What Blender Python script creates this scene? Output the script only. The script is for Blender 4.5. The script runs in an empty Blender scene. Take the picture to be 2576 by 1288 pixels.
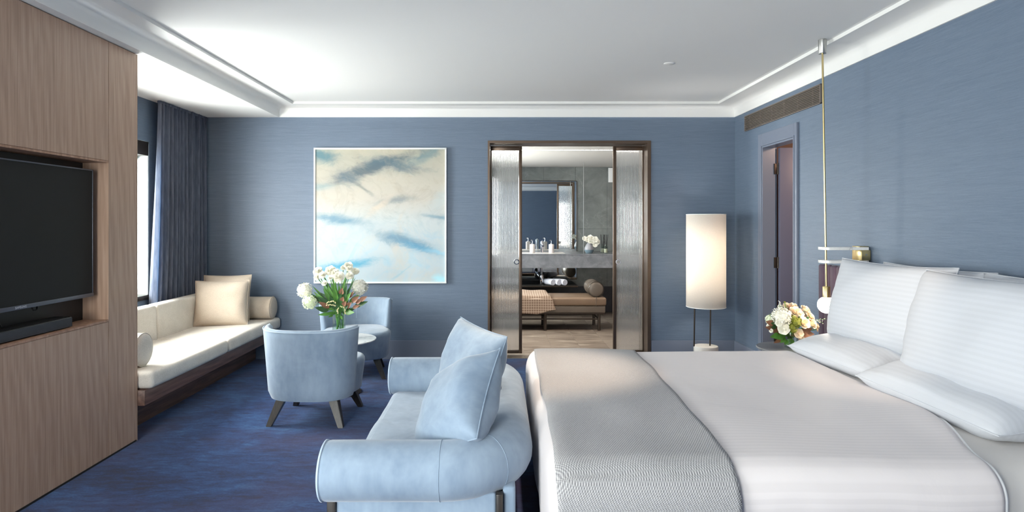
import bpy, bmesh, math, random
from mathutils import Vector, Matrix, noise
random.seed(7)
R = math.radians
C = bpy.context.scene.collection
scene = bpy.context.scene

# ------------------------------------------------------------------ camera, world, light, exposure
FPX, CX, CY, CAMZ = 1551.0, 1256.0, 560.0, 1.46
cam_d = bpy.data.cameras.new('camera')
cam = bpy.data.objects.new('camera', cam_d)
C.objects.link(cam)
cam.location = (0, 0, CAMZ)
cam.rotation_euler = (R(90), 0, 0)
cam_d.sensor_width = 36
cam_d.lens = 36 * FPX / 2576
cam_d.shift_x = (1288 - CX) / 2576
cam_d.shift_y = -(644 - CY) / 2576
cam_d.clip_start = 0.05
scene.camera = cam

world = bpy.data.worlds.new('sky')
scene.world = world
world.use_nodes = True
bg = world.node_tree.nodes['Background']
bg.inputs['Color'].default_value = (1.0, 0.975, 0.945, 1)
bg.inputs['Strength'].default_value = 16.0

scene.view_settings.view_transform = 'Standard'
scene.view_settings.look = 'None'
scene.view_settings.gamma = 1
scene.view_settings.use_curve_mapping = False
scene.view_settings.exposure = 0.96
scene.cycles.diffuse_bounces = 8
scene.cycles.transparent_max_bounces = 24

def portal(name, loc, rot, sx, sy):
    l = bpy.data.lights.new(name, 'AREA')
    l.shape = 'RECTANGLE'; l.size = sx; l.size_y = sy
    l.cycles.is_portal = True
    o = bpy.data.objects.new(name, l); C.objects.link(o)
    o.location = loc; o.rotation_euler = rot
    return o
WX = -3.22                       # inner face of the window wall
W1 = (3.35, 5.66, 0.79, 2.20)    # window beside the daybed: y0 y1 z0 z1
W2 = (-1.30, 0.55, 0.60, 2.20)   # window on the near side of the television joinery
W3 = (-2.8, -1.1, 0.60, 2.20)   # unseen window added behind the camera for frontal light: x0 x1 z0 z1
portal('daylight_portal', ((W3[0]+W3[1])/2, -1.78, (W3[2]+W3[3])/2), (R(90), 0, 0), W3[1]-W3[0], W3[3]-W3[2])
for i, w in enumerate((W1, W2)):
    portal('daylight_portal', (WX - 0.2, (w[0]+w[1])/2, (w[2]+w[3])/2), (0, R(-90), 0), w[3]-w[2], w[1]-w[0])

WB = (7.40, 9.15, 0.95, 2.15)    # frosted side window of the bathroom
BLX = -.80                       # left wall of the bathroom
portal('daylight_portal', (BLX-.12, (WB[0]+WB[1])/2, (WB[2]+WB[3])/2), (0, R(-90), 0), WB[3]-WB[2], WB[1]-WB[0])

# ------------------------------------------------------------------ helpers
def P(px, py, y):
    return Vector(((px-CX)/FPX*y, y, CAMZ-(py-CY)/FPX*y))
def lin(c):
    c /= 255
    return c/12.92 if c <= .04045 else ((c+.055)/1.055)**2.4
def col(r, g, b): return (lin(r), lin(g), lin(b), 1)

class NT:
    def __init__(s, name):
        s.m = bpy.data.materials.new(name); s.m.use_nodes = True
        s.t = s.m.node_tree; s.b = s.t.nodes['Principled BSDF']; s.out = s.t.nodes['Material Output']
        s.tc = None
    def n(s, typ, **kw):
        nd = s.t.nodes.new(typ)
        for k, v in kw.items():
            if hasattr(nd, k): setattr(nd, k, v)
            else: s.i(nd, k, v)
        return nd
    def i(s, nd, key, v):
        inp = nd.inputs[key] if not isinstance(key, str) or key in nd.inputs else nd.inputs[key.replace('_', ' ')]
        if isinstance(v, bpy.types.NodeSocket): s.t.links.new(v, inp)
        else: inp.default_value = v
    def coord(s, scale=(1,1,1), loc=(0,0,0), rot=(0,0,0), src='Object'):
        if not s.tc: s.tc = s.n('ShaderNodeTexCoord')
        mp = s.n('ShaderNodeMapping')
        s.i(mp, 'Vector', s.tc.outputs[src]); s.i(mp, 'Scale', scale); s.i(mp, 'Location', loc); s.i(mp, 'Rotation', rot)
        return mp.outputs[0]
    def noise(s, vec, scale=1.0, detail=4, rough=.55, dist=0.0):
        nd = s.n('ShaderNodeTexNoise'); s.i(nd, 'Vector', vec); s.i(nd, 'Scale', scale)
        s.i(nd, 'Detail', detail); s.i(nd, 'Roughness', rough); s.i(nd, 'Distortion', dist)
        return nd.outputs['Fac']
    def ramp(s, fac, stops, interp='LINEAR'):
        nd = s.n('ShaderNodeValToRGB'); s.i(nd, 'Fac', fac)
        cr = nd.color_ramp; cr.interpolation = interp
        while len(cr.elements) < len(stops): cr.elements.new(.5)
        for e, (p, c) in zip(cr.elements, stops): e.position = p; e.color = c
        return nd.outputs['Color']
    def math(s, op, a, b=None, c=None, clamp=False):
        nd = s.n('ShaderNodeMath'); nd.operation = op; nd.use_clamp = clamp
        s.i(nd, 0, a)
        if b is not None: s.i(nd, 1, b)
        if c is not None: s.i(nd, 2, c)
        return nd.outputs[0]
    def mix(s, fac, a, b, blend='MIX'):
        nd = s.n('ShaderNodeMix'); nd.data_type = 'RGBA'; nd.blend_type = blend
        s.i(nd, 0, fac); s.i(nd, 6, a); s.i(nd, 7, b)
        return nd.outputs[2]
    def bump(s, h, strength=.3, dist=.01, prev=None):
        nd = s.n('ShaderNodeBump'); s.i(nd, 'Height', h); s.i(nd, 'Strength', strength); s.i(nd, 'Distance', dist)
        if prev: s.i(nd, 'Normal', prev)
        s.i(s.b, 'Normal', nd.outputs[0]); return nd.outputs[0]
    def base(s, c=None, rough=.5, metal=0.0, **kw):
        if c is not None: s.i(s.b, 'Base Color', c)
        s.i(s.b, 'Roughness', rough); s.i(s.b, 'Metallic', metal)
        for k, v in kw.items(): s.i(s.b, k.replace('_', ' '), v)
        return s

def plain(name, c, rough=.5, metal=0.0, vary=.0, vscale=8, **kw):
    t = NT(name)
    if vary:
        f = t.noise(t.coord(), vscale, 4)
        c2 = tuple(x*(1-vary) for x in c[:3])+(1,); c1 = tuple(min(1, x*(1+vary)) for x in c[:3])+(1,)
        cc = t.ramp(f, [(.3, c2), (.7, c1)])
        t.base(cc, rough, metal, **kw)
    else: t.base(c, rough, metal, **kw)
    return t.m

# ------------------------------------------------------------------ materials
def wallpaper(name, a, b):
    t = NT(name)
    f1 = t.noise(t.coord((9, 9, 260)), 1, 3)
    f2 = t.noise(t.coord((2.5, 2.5, 60)), 1, 4)
    f3 = t.noise(t.coord((60, 60, 420)), 1, 2)
    f = t.math('ADD', t.math('MULTIPLY', f1, .45), t.math('ADD', t.math('MULTIPLY', f2, .3), t.math('MULTIPLY', f3, .25)))
    t.base(t.ramp(f, [(.25, a), (.75, b)]), .5, Specular_IOR_Level=.45)
    t.bump(f, .16, .003)
    return t.m
M = {}
M['wall'] = wallpaper('blue_grasscloth', col(84, 100, 119), col(112, 127, 146))
M['white'] = plain('white_ceiling_paint', col(228, 228, 226), .7)
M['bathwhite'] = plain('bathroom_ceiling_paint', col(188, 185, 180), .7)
M['reveal'] = plain('white_window_reveal', col(176, 186, 188), .5)
M['trim'] = plain('grey_lilac_satin_paint', col(116, 124, 140), .32)
M['doorpaint'] = plain('corridor_tinted_door_paint', col(104, 104, 122), .38)  # casing paint made purpler, the corridor light's tint is put into the colour
M['corr'] = plain('corridor_plaster', col(150, 128, 118), .7)

def wood(name, cols, zs=1.1, xs=34, rough=.42, axis='Z'):
    t = NT(name)
    sc = {'Z': (xs, xs, zs), 'Y': (xs, zs, xs)}[axis]
    sc2 = {'Z': (2.6, 2.6, .30), 'Y': (2.6, .30, 2.6)}[axis]
    sc3 = {'Z': (190, 190, 5), 'Y': (190, 5, 190)}[axis]
    w = t.n('ShaderNodeTexWave', wave_type='BANDS', bands_direction='DIAGONAL')
    t.i(w, 'Vector', t.coord(sc2)); t.i(w, 'Scale', 4.0); t.i(w, 'Distortion', 9.0); t.i(w, 'Detail', 4.0); t.i(w, 'Detail Scale', 1.2)
    f1 = t.noise(t.coord(sc), 1, 6, .6, .4)
    f3 = t.noise(t.coord(sc3), 1, 3)
    f = t.math('ADD', t.math('MULTIPLY', f1, .55), t.math('ADD', t.math('MULTIPLY', w.outputs['Fac'], .10), t.math('MULTIPLY', f3, .3)))
    t.base(t.ramp(f, [(.3, cols[0]), (.5, cols[1]), (.68, cols[2])]), rough)
    t.bump(f3, .08, .002)
    return t.m
M['wood'] = wood('walnut_veneer', (col(158, 127, 107), col(180, 149, 127), col(196, 166, 144)), xs=95)
M['wood_edge'] = wood('walnut_edge_band', (col(140, 104, 82), col(170, 132, 108), col(190, 155, 130)))
M['darkwood'] = wood('dark_walnut', (col(76, 55, 47), col(108, 80, 69), col(132, 102, 88)), axis='Y')
M['chairleg'] = wood('smoked_oak', (col(30, 27, 25), col(50, 45, 41), col(74, 67, 60)), rough=.35)

def carpet():
    t = NT('blue_violet_carpet')
    a = t.noise(t.coord((1.6, 2.6, 1)), 1, 6, .66, .8)
    b = t.noise(t.coord((9, 30, 1)), 1, 5, .65, .8)
    f3 = t.noise(t.coord((70, 240, 1)), 1, 3, .6)
    f = t.math('ADD', t.math('MULTIPLY', a, .42), t.math('ADD', t.math('MULTIPLY', b, .34), t.math('MULTIPLY', f3, .26)))
    c1 = t.ramp(f, [(.36, col(40, 34, 56)), (.44, col(32, 46, 84)), (.52, col(38, 66, 114)), (.60, col(50, 88, 134)), (.7, col(80, 118, 152))])
    v = t.noise(t.coord((.8, .9, 1), (3.1, 1.7, 0)), 1, 4)
    c2 = t.mix(t.math('MULTIPLY', t.math('SUBTRACT', v, .50, clamp=True), 3.2, clamp=True), c1, col(68, 48, 70))
    t.base(c2, .95, Sheen_Weight=.12, Specular_IOR_Level=.15)
    g = t.noise(t.coord((420, 420, 420)), 1, 2)
    t.bump(g, .5, .004)
    return t.m
M['carpet'] = carpet()

def velvet(name, a, b, sheen=.45):
    t = NT(name)
    f = t.math('ADD', t.math('MULTIPLY', t.noise(t.coord((1, 1, 1)), 3.2, 4, .6, .5), .7), t.math('MULTIPLY', t.noise(t.coord((1, 1, .3)), 24, 3), .3))
    t.base(t.ramp(f, [(.33, a), (.67, b)]), .8, Sheen_Weight=sheen, Sheen_Roughness=.4, Specular_IOR_Level=.2)
    g = t.noise(t.coord(), 900, 2)
    t.bump(g, .12, .002)
    return t.m
M['velvet'] = velvet('pale_blue_velvet', col(122, 140, 160), col(153, 170, 187))
M['velvet_piping'] = velvet('pale_blue_piping', col(170, 188, 206), col(190, 206, 220))
M['plum'] = velvet('plum_velvet', col(58, 46, 62), col(86, 70, 84), .3)

def fabric(name, a, b, scale=320, rough=.9, bumpd=.002, stretch=(1, 1, 1)):
    t = NT(name)
    f = t.math('ADD', t.math('MULTIPLY', t.noise(t.coord(stretch), scale, 2, .7), .75), t.math('MULTIPLY', t.noise(t.coord(), 5, 3), .25))
    t.base(t.ramp(f, [(.36, a), (.64, b)]), rough, Sheen_Weight=.1, Specular_IOR_Level=.2)
    t.bump(f, .4, bumpd)
    return t.m
M['cream'] = fabric('cream_boucle', col(190, 183, 172), col(228, 222, 212))
M['cream_dark'] = fabric('oatmeal_linen', col(176, 162, 144), col(206, 193, 177))

def stripes(name, a, b, expr, period):
    t = NT(name)
    sx = t.n('ShaderNodeSeparateXYZ'); t.i(sx, 0, t.coord())
    v = None
    for k, w in expr:
        q = t.math('MULTIPLY', sx.outputs[k], w)
        v = q if v is None else t.math('ADD', v, q)
    w = t.math('SINE', t.math('MULTIPLY', v, 2*math.pi/period))
    f = t.math('ADD', t.math('MULTIPLY', w, 1.6), .5, clamp=True)
    t.base(t.mix(f, a, b), .62, Sheen_Weight=.08, Specular_IOR_Level=.3)
    t.i(t.b, 'Roughness', t.math('ADD', t.math('MULTIPLY', f, .10), .52))
    g = t.noise(t.coord((1, 1, 1)), 3.5, 4, .5, .6)
    t.bump(g, .18, .03)
    return t.m
M['duvet'] = stripes('white_sateen_stripe', col(224, 217, 216), col(229, 222, 221), ((1, 1.0), (2, -1.0)), .03)
M['pillow_stripe'] = stripes('white_pillow_stripe', col(192, 195, 201), col(196, 199, 205), ((1, 1.0),), .026)
M['sheet'] = plain('white_percale', col(218, 214, 210), .7)
M['pipe_white'] = plain('white_piping', col(245, 245, 245), .6)

def knit():
    t = NT('grey_knit_throw')
    sx = t.n('ShaderNodeSeparateXYZ'); t.i(sx, 0, t.coord())
    yz = t.math('SUBTRACT', sx.outputs[1], sx.outputs[2])
    row = t.math('MULTIPLY', yz, 2*math.pi/.0082)
    cx = t.math('ADD', t.math('MULTIPLY', sx.outputs[0], 2*math.pi/.0090), t.math('MULTIPLY', row, .5))
    d = t.math('MULTIPLY', t.math('SINE', row), t.math('SINE', cx))
    f2 = t.noise(t.coord((1, 1, 1)), 260, 2)
    f = t.math('ADD', t.math('MULTIPLY', d, .35), t.math('ADD', t.math('MULTIPLY', f2, .5), .25))
    t.base(t.ramp(f, [(.15, col(122, 121, 124)), (.55, col(168, 167, 168)), (.9, col(206, 204, 203))]), .95, Sheen_Weight=.15, Specular_IOR_Level=.1)
    t.bump(f, .6, .003)
    return t.m
M['knit'] = knit()

def waffle():
    t = NT('tan_check_wool')
    sx = t.n('ShaderNodeSeparateXYZ'); t.i(sx, 0, t.coord())
    a = t.math('SINE', t.math('MULTIPLY', sx.outputs[0], 2*math.pi/.032))
    b = t.math('SINE', t.math('MULTIPLY', t.math('SUBTRACT', sx.outputs[1], sx.outputs[2]), 2*math.pi/.032))
    f = t.math('GREATER_THAN', t.math('MAXIMUM', a, b), .86)
    t.base(t.mix(f, col(116, 97, 82), col(172, 156, 140)), .95)
    return t.m
M['waffle'] = waffle()

def curtain_mat():
    t = NT('navy_curtain_linen')
    f = t.noise(t.coord((70, 70, 8)), 1, 3)
    c = t.ramp(f, [(.3, col(78, 84, 98)), (.7, col(104, 111, 127))])
    t.base(c, .9, Sheen_Weight=.2)
    tr = t.n('ShaderNodeBsdfTranslucent'); t.i(tr, 'Color', col(80, 125, 175))
    mx = t.n('ShaderNodeMixShader'); t.i(mx, 0, .22); t.i(mx, 1, t.b.outputs[0]); t.i(mx, 2, tr.outputs[0])
    t.i(t.out, 'Surface', mx.outputs[0])
    return t.m
M['curtain'] = curtain_mat()

def stone(name, a, b, vein, vw=.012, rough=.35, sc=1.0, vamt=.7):
    t = NT(name)
    v = t.coord((sc, sc, sc))
    f = t.noise(v, 5, 6, .62, .5)
    base = t.ramp(f, [(.3, a), (.7, b)])
    n1 = t.noise(t.coord((sc, sc, sc), (2, 5, 1), (.3, .5, .7)), 1.7, 6, .55, .9)
    d = t.math('ABSOLUTE', t.math('SUBTRACT', n1, .5))
    m = t.math('SUBTRACT', 1.0, t.math('DIVIDE', d, vw), clamp=True)
    fl = t.noise(v, 130, 2)
    fm = t.math('MULTIPLY', t.math('SUBTRACT', fl, .66, clamp=True), 2.0, clamp=True)
    k = t.math('MULTIPLY', t.math('MAXIMUM', t.math('MULTIPLY', m, m), fm), vamt)
    t.base(t.mix(k, base, vein), rough)
    return t.m
M['stone'] = stone('grey_green_stone', col(96, 101, 98), col(128, 133, 129), col(168, 172, 166), .008, .35, .8, .28)
M['stone_light'] = stone('grey_vanity_stone', col(100, 102, 106), col(136, 137, 140), col(164, 164, 164), .02, .3, 1.4, .22)
M['stone_dark'] = stone('charcoal_stone', col(38, 42, 48), col(58, 62, 68), col(80, 84, 90), .01, .5, 1.2, .3)
M['marble'] = stone('white_marble', col(220, 220, 218), col(238, 238, 236), col(150, 150, 152), .03, .2, 2.2, .6)
M['grout'] = plain('pale_grout', col(176, 170, 160), .8)
def floortile(name, shift):
    t = NT(name)
    f = t.noise(t.coord((1.2, 6, 1), (shift, shift*2, 0)), 2.2, 6, .62, .8)
    t.base(t.ramp(f, [(.3, col(84, 74, 66)), (.5, col(124, 113, 102)), (.72, col(156, 146, 134))]), .3)
    return t.m
for k in range(4): M['ftile%d' % k] = floortile('taupe_floor_tile', 1.7*k+.3)

M['brass'] = plain('satin_brass', col(206, 186, 136), .28, 1.0)
M['nickel'] = plain('brushed_nickel', col(176, 176, 174), .35, 1.0)
M['chrome'] = plain('chrome', col(225, 225, 228), .06, 1.0)
M['bronze'] = plain('bronze_metal', col(104, 88, 76), .35, .75)
M['bronze_dark'] = plain('dark_bronze_metal', col(70, 62, 56), .4, .7)
M['grille'] = plain('bronze_grille_metal', col(128, 118, 110), .45, .3)
M['black'] = plain('black_plastic', col(22, 22, 23), .45)
M['screen'] = plain('black_glass_screen', col(33, 33, 31), .62, Specular_IOR_Level=.25)
M['bezel'] = plain('gunmetal_bezel', col(92, 94, 104), .35, .6)
M['silver'] = plain('silver_print', col(190, 192, 200), .4)
M['soundbar'] = fabric('charcoal_grille_cloth', col(48, 51, 56), col(66, 69, 75), 700)
M['mirror'] = plain('mirror_silver', col(235, 240, 240), .015, 1.0)
M['leather'] = plain('tan_leather', col(112, 94, 77), .33, vary=.07, vscale=6)
M['leather_grey'] = plain('taupe_leather', col(90, 82, 73), .38, vary=.06, vscale=6)
M['towel'] = fabric('white_terry', col(214, 216, 226), col(240, 240, 246), 500)
M['ceramic'] = plain('white_ceramic', col(236, 228, 222), .3)
M['gap'] = plain('dark_shadow_gap', col(40, 36, 34), .8)
M['petal'] = plain('white_petal', col(240, 238, 226), .6, vary=.05, vscale=60, Subsurface_Weight=0.0)
M['petal_green'] = plain('greenish_white_petal', col(232, 238, 210), .6, vary=.06, vscale=50)
M['petal_cream'] = plain('cream_petal', col(242, 226, 200), .6, vary=.05, vscale=50)
M['leaf'] = plain('fresh_leaf', col(84, 134, 56), .42, vary=.35, vscale=14)
M['leaf_dark'] = plain('dark_leaf', col(54, 90, 50), .36, vary=.3, vscale=14)
M['leaf_brown'] = plain('bronze_leaf', col(142, 98, 74), .5, vary=.2, vscale=20)
M['stem'] = plain('green_stem', col(88, 138, 66), .5)
M['berry'] = plain('cream_berry', col(222, 210, 160), .5)
M['greenpuff'] = plain('yellow_green_bloom', col(138, 142, 50), .6, vary=.3, vscale=60)
M['greyblue'] = plain('two_tone_vase_glaze', col(120, 134, 142), .3)
M['lampbase'] = plain('cream_stone', col(200, 196, 188), .5)

def glass(name, c=(1, 1, 1, 1), rough=0.0, ior=1.45):
    t = NT(name); t.base(c, rough); t.i(t.b, 'Transmission Weight', 1.0); t.i(t.b, 'IOR', ior)
    return t.m
def thin_glass(name, tint=(1, 1, 1, 1)):
    t = NT(name)
    tr = t.n('ShaderNodeBsdfTransparent'); t.i(tr, 'Color', tint)
    gl = t.n('ShaderNodeBsdfGlossy'); t.i(gl, 'Roughness', .02)
    lw = t.n('ShaderNodeLayerWeight'); t.i(lw, 'Blend', .5)
    fac = t.math('MULTIPLY_ADD', t.math('POWER', lw.outputs['Facing'], 4.0), .55, .035)
    mx = t.n('ShaderNodeMixShader'); t.i(mx, 0, fac); t.i(mx, 1, tr.outputs[0]); t.i(mx, 2, gl.outputs[0])
    t.i(t.out, 'Surface', mx.outputs[0]); return t.m
def ribbed_glass():
    t = NT('ribbed_glass'); t.base((.97, .98, .98, 1), .10); t.i(t.b, 'Transmission Weight', 1.0); t.i(t.b, 'IOR', 1.45)
    d = t.n('ShaderNodeBsdfDiffuse'); t.i(d, 'Color', (.9, .92, .93, 1))
    tr = t.n('ShaderNodeBsdfTranslucent'); t.i(tr, 'Color', (.92, .93, .93, 1))
    m1 = t.n('ShaderNodeMixShader'); t.i(m1, 0, .5); t.i(m1, 1, d.outputs[0]); t.i(m1, 2, tr.outputs[0])
    m2 = t.n('ShaderNodeMixShader'); t.i(m2, 0, .10); t.i(m2, 1, t.b.outputs[0]); t.i(m2, 2, m1.outputs[0])
    t.i(t.out, 'Surface', m2.outputs[0]); return t.m
M['ribbed'] = ribbed_glass()
M['pane'] = thin_glass('clear_window_glass', (.95, .98, .98, 1))
M['vaseglass'] = thin_glass('clear_vase_glass', (.93, .97, .95, 1))
M['screen_glass'] = thin_glass('shower_glass', (.96, .98, .97, 1))

def emit(name, c, s):
    t = NT(name)
    e = t.n('ShaderNodeEmission'); t.i(e, 'Color', c); t.i(e, 'Strength', s)
    t.i(t.out, 'Surface', e.outputs[0]); return t.m
M['bulb'] = emit('lit_opal_bulb', (1, .86, .68, 1), 22)
M['led'] = emit('lit_led_strip', (1, .93, .86, 1), 26)
M['lens'] = emit('lit_downlight_lens', (1, .86, .7, 1), 8)
def shade_mat():
    t = NT('white_linen_shade')
    f = t.noise(t.coord((120, 120, 260)), 1, 2)
    c = t.ramp(f, [(.3, col(236, 231, 224)), (.7, col(248, 244, 238))])
    t.base(c, .85)
    tr = t.n('ShaderNodeBsdfTranslucent'); t.i(tr, 'Color', (.95, .9, .82, 1))
    mx = t.n('ShaderNodeMixShader'); t.i(mx, 0, .45); t.i(mx, 1, t.b.outputs[0]); t.i(mx, 2, tr.outputs[0])
    t.i(t.out, 'Surface', mx.outputs[0]); return t.m
M['shade'] = shade_mat()

def painting():
    t = NT('abstract_shoreline_print')
    cv = t.coord((1/1.41, 1, 1/1.443))          # local metres -> 0..1
    nz = t.n('ShaderNodeTexNoise'); t.i(nz, 'Vector', cv); t.i(nz, 'Scale', 3.2); t.i(nz, 'Detail', 6.0); t.i(nz, 'Roughness', .6); t.i(nz, 'Distortion', .9)
    wv = t.n('ShaderNodeVectorMath'); wv.operation = 'SUBTRACT'; t.i(wv, 0, nz.outputs['Color']); t.i(wv, 1, (.5, .5, .5))
    ws = t.n('ShaderNodeVectorMath'); ws.operation = 'SCALE'; t.i(ws, 0, wv.outputs[0]); t.i(ws, 'Scale', .12)
    wa = t.n('ShaderNodeVectorMath'); wa.operation = 'ADD'; t.i(wa, 0, cv); t.i(wa, 1, ws.outputs[0])
    sx = t.n('ShaderNodeSeparateXYZ'); t.i(sx, 0, wa.outputs[0])
    u, v = sx.outputs[0], sx.outputs[2]
    c = t.ramp(v, [(.05, col(182, 196, 202)), (.45, col(192, 199, 199)), (.62, col(195, 190, 179)), (1.0, col(178, 175, 158))])
    mpf = t.n('ShaderNodeMapping'); t.i(mpf, 'Vector', wa.outputs[0]); t.i(mpf, 'Rotation', (0, R(-14), 0)); t.i(mpf, 'Scale', (5, 5, 16))
    fine = t.noise(mpf.outputs[0], 1, 9, .66, 1.9)
    swirl = t.noise(t.coord((1/1.41, 1, 1/1.443)), 5.5, 9, .62, 2.6)
    c = t.mix(t.math('MULTIPLY', t.math('SUBTRACT', swirl, .50, clamp=True), 2.8, clamp=True), c, t.ramp(v, [(.3, col(160, 196, 212)), (.6, col(176, 168, 152))]))
    blot = t.noise(wa.outputs[0], 2.4, 5, .6, 1.2)
    c = t.mix(t.math('MULTIPLY', t.math('SUBTRACT', blot, .52, clamp=True), 2.6, clamp=True), c, col(204, 190, 170))
    # streaks: centre u, v (from bottom), half length, half height, angle, colour, strength
    S = [(.06, .94, .13, .045, -12, col(88, 128, 140), 1.0), (.45, .855, .36, .04, 18, col(78, 98, 110), 1.0),
         (.62, .875, .22, .035, -8, col(90, 112, 124), .9), (.25, .78, .10, .04, -18, col(104, 120, 130), .9), (.86, .95, .16, .03, 22, col(104, 134, 142), .8),
         (.38, .70, .10, .012, -38, col(118, 126, 124), .7), (.60, .61, .14, .025, 8, col(120, 134, 140), .8), (.49, .57, .12, .02, 40, col(206, 194, 178), .8),
         (.18, .475, .22, .03, -8, col(112, 148, 168), 1.0), (.03, .72, .12, .03, 0, col(150, 172, 176), .7),
         (.95, .48, .14, .012, -6, col(116, 148, 166), .9), (.95, .60, .12, .05, 50, col(180, 196, 200), .6),
         (.66, .315, .22, .035, -16, col(108, 142, 162), 1.0), (.80, .255, .16, .022, -14, col(92, 150, 180), .9), (.95, .225, .12, .012, -6, col(150, 200, 220), .7),
         (.22, .13, .26, .028, 8, col(74, 156, 186), 1.0), (.66, .08, .08, .006, 38, col(130, 180, 196), .5), (.96, .04, .05, .02, 0, col(170, 226, 236), .7)]
    fs = t.math('MULTIPLY_ADD', fine, 3.4, -1.1, clamp=True)
    for (u0, v0, a, b, ang, cc, st) in S:
        ca, sa = math.cos(R(ang)), math.sin(R(ang))
        du = t.math('SUBTRACT', u, u0); dv = t.math('SUBTRACT', v, v0)
        p = t.math('ADD', t.math('MULTIPLY', du, ca/a), t.math('MULTIPLY', dv, sa/a))
        b *= 1.25; q = t.math('ADD', t.math('MULTIPLY', du, -sa/b), t.math('MULTIPLY', dv, ca/b))
        d = t.math('ADD', t.math('MULTIPLY', p, p), t.math('MULTIPLY', q, q))
        g = t.math('POWER', 2.0, t.math('MULTIPLY', d, -1.0))
        k = t.math('MULTIPLY', t.math('MULTIPLY', t.math('ADD', g, t.math('MULTIPLY_ADD', fine, 1.3, -.98)), 1.6, clamp=True), .62*st)
        k = t.math('ADD', k, t.math('MULTIPLY', g, .28*st), clamp=True)
        c = t.mix(k, c, cc)
    ln = t.math('ABSOLUTE', t.math('SUBTRACT', t.noise(t.coord((1/1.41, 1, 1/1.443), (4, 2, 7)), 3.0, 6, .6, .8), .5))
    lk = t.math('MULTIPLY', t.math('SUBTRACT', 1.0, t.math('DIVIDE', ln, .035), clamp=True), .16)
    c = t.mix(lk, c, t.ramp(v, [(.35, col(150, 184, 200)), (.6, col(150, 146, 134))]))
    t.base(c, .7, Specular_IOR_Level=.15)
    return t.m
M['art'] = painting()
M['artframe'] = plain('white_lacquer_frame', col(236, 238, 236), .35)

# ------------------------------------------------------------------ object and mesh helpers
def bmn(): return bmesh.new()
def to_obj(name, bm, mat, smooth=True, ang=38):
    bmesh.ops.recalc_face_normals(bm, faces=bm.faces[:])
    me = bpy.data.meshes.new(name); bm.to_mesh(me); bm.free()
    if mat: me.materials.append(M[mat] if isinstance(mat, str) else mat)
    if smooth:
        me.shade_smooth(); me.set_sharp_from_angle(angle=R(ang))
    o = bpy.data.objects.new(name, me); C.objects.link(o)
    return o
def tag(o, label=None, cat=None, group=None, kind=None):
    for k, v in (('label', label), ('category', cat), ('group', group), ('kind', kind)):
        if v: o[k] = v
    return o
def thing(name, label, cat, loc=(0, 0, 0), rotz=0, group=None, kind=None):
    o = bpy.data.objects.new(name, None); C.objects.link(o)
    o.empty_display_size = .1
    o.location = loc; o.rotation_euler = (0, 0, rotz)
    o['M'] = 0; del o['M']
    return tag(o, label, cat, group, kind)
def wmat(o):
    m = Matrix.Translation(o.location) @ o.rotation_euler.to_matrix().to_4x4()
    return (wmat(o.parent) @ m) if o.parent else m
def part(name, bm, mat, parent, label=None, smooth=True, local=False, ang=38, kind=None):
    """mesh of a part; bm in world coordinates unless local"""
    if not local: bmesh.ops.transform(bm, matrix=wmat(parent).inverted(), verts=bm.verts[:])
    o = to_obj(name, bm, mat, smooth, ang); o.parent = parent
    tag(o, label, kind=kind)
    return o
def single(name, bm, mat, label, cat, group=None, kind=None, smooth=True, ang=38):
    """a thing that is one mesh; bm in world coordinates, origin at its base"""
    lo = Vector([min(v.co[i] for v in bm.verts) for i in range(3)]); hi = Vector([max(v.co[i] for v in bm.verts) for i in range(3)])
    c = Vector(((lo.x+hi.x)/2, (lo.y+hi.y)/2, lo.z))
    bmesh.ops.translate(bm, vec=-c, verts=bm.verts[:])
    o = to_obj(name, bm, mat, smooth, ang); o.location = c
    return tag(o, label, cat, group, kind)
def struct(name, bm, mat, label=None, smooth=False):
    o = to_obj(name, bm, mat, smooth); o['kind'] = 'structure'
    tag(o, label); return o
def dup(o, parent, loc=None, rotz=None, mesh=None):
    c = o.copy(); C.objects.link(c); c.parent = parent
    if loc is not None: c.location = loc
    if rotz is not None: c.rotation_euler = (0, 0, rotz)
    return c
def dup_tree(root, loc, rotz=0, label=None, group=None):
    r = root.copy(); C.objects.link(r); r.location = loc; r.rotation_euler = (0, 0, rotz)
    if label: r['label'] = label
    if group: r['group'] = group
    for ch in root.children:
        c = dup(ch, r)
        for g in ch.children: dup(g, c)
    return r

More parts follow.
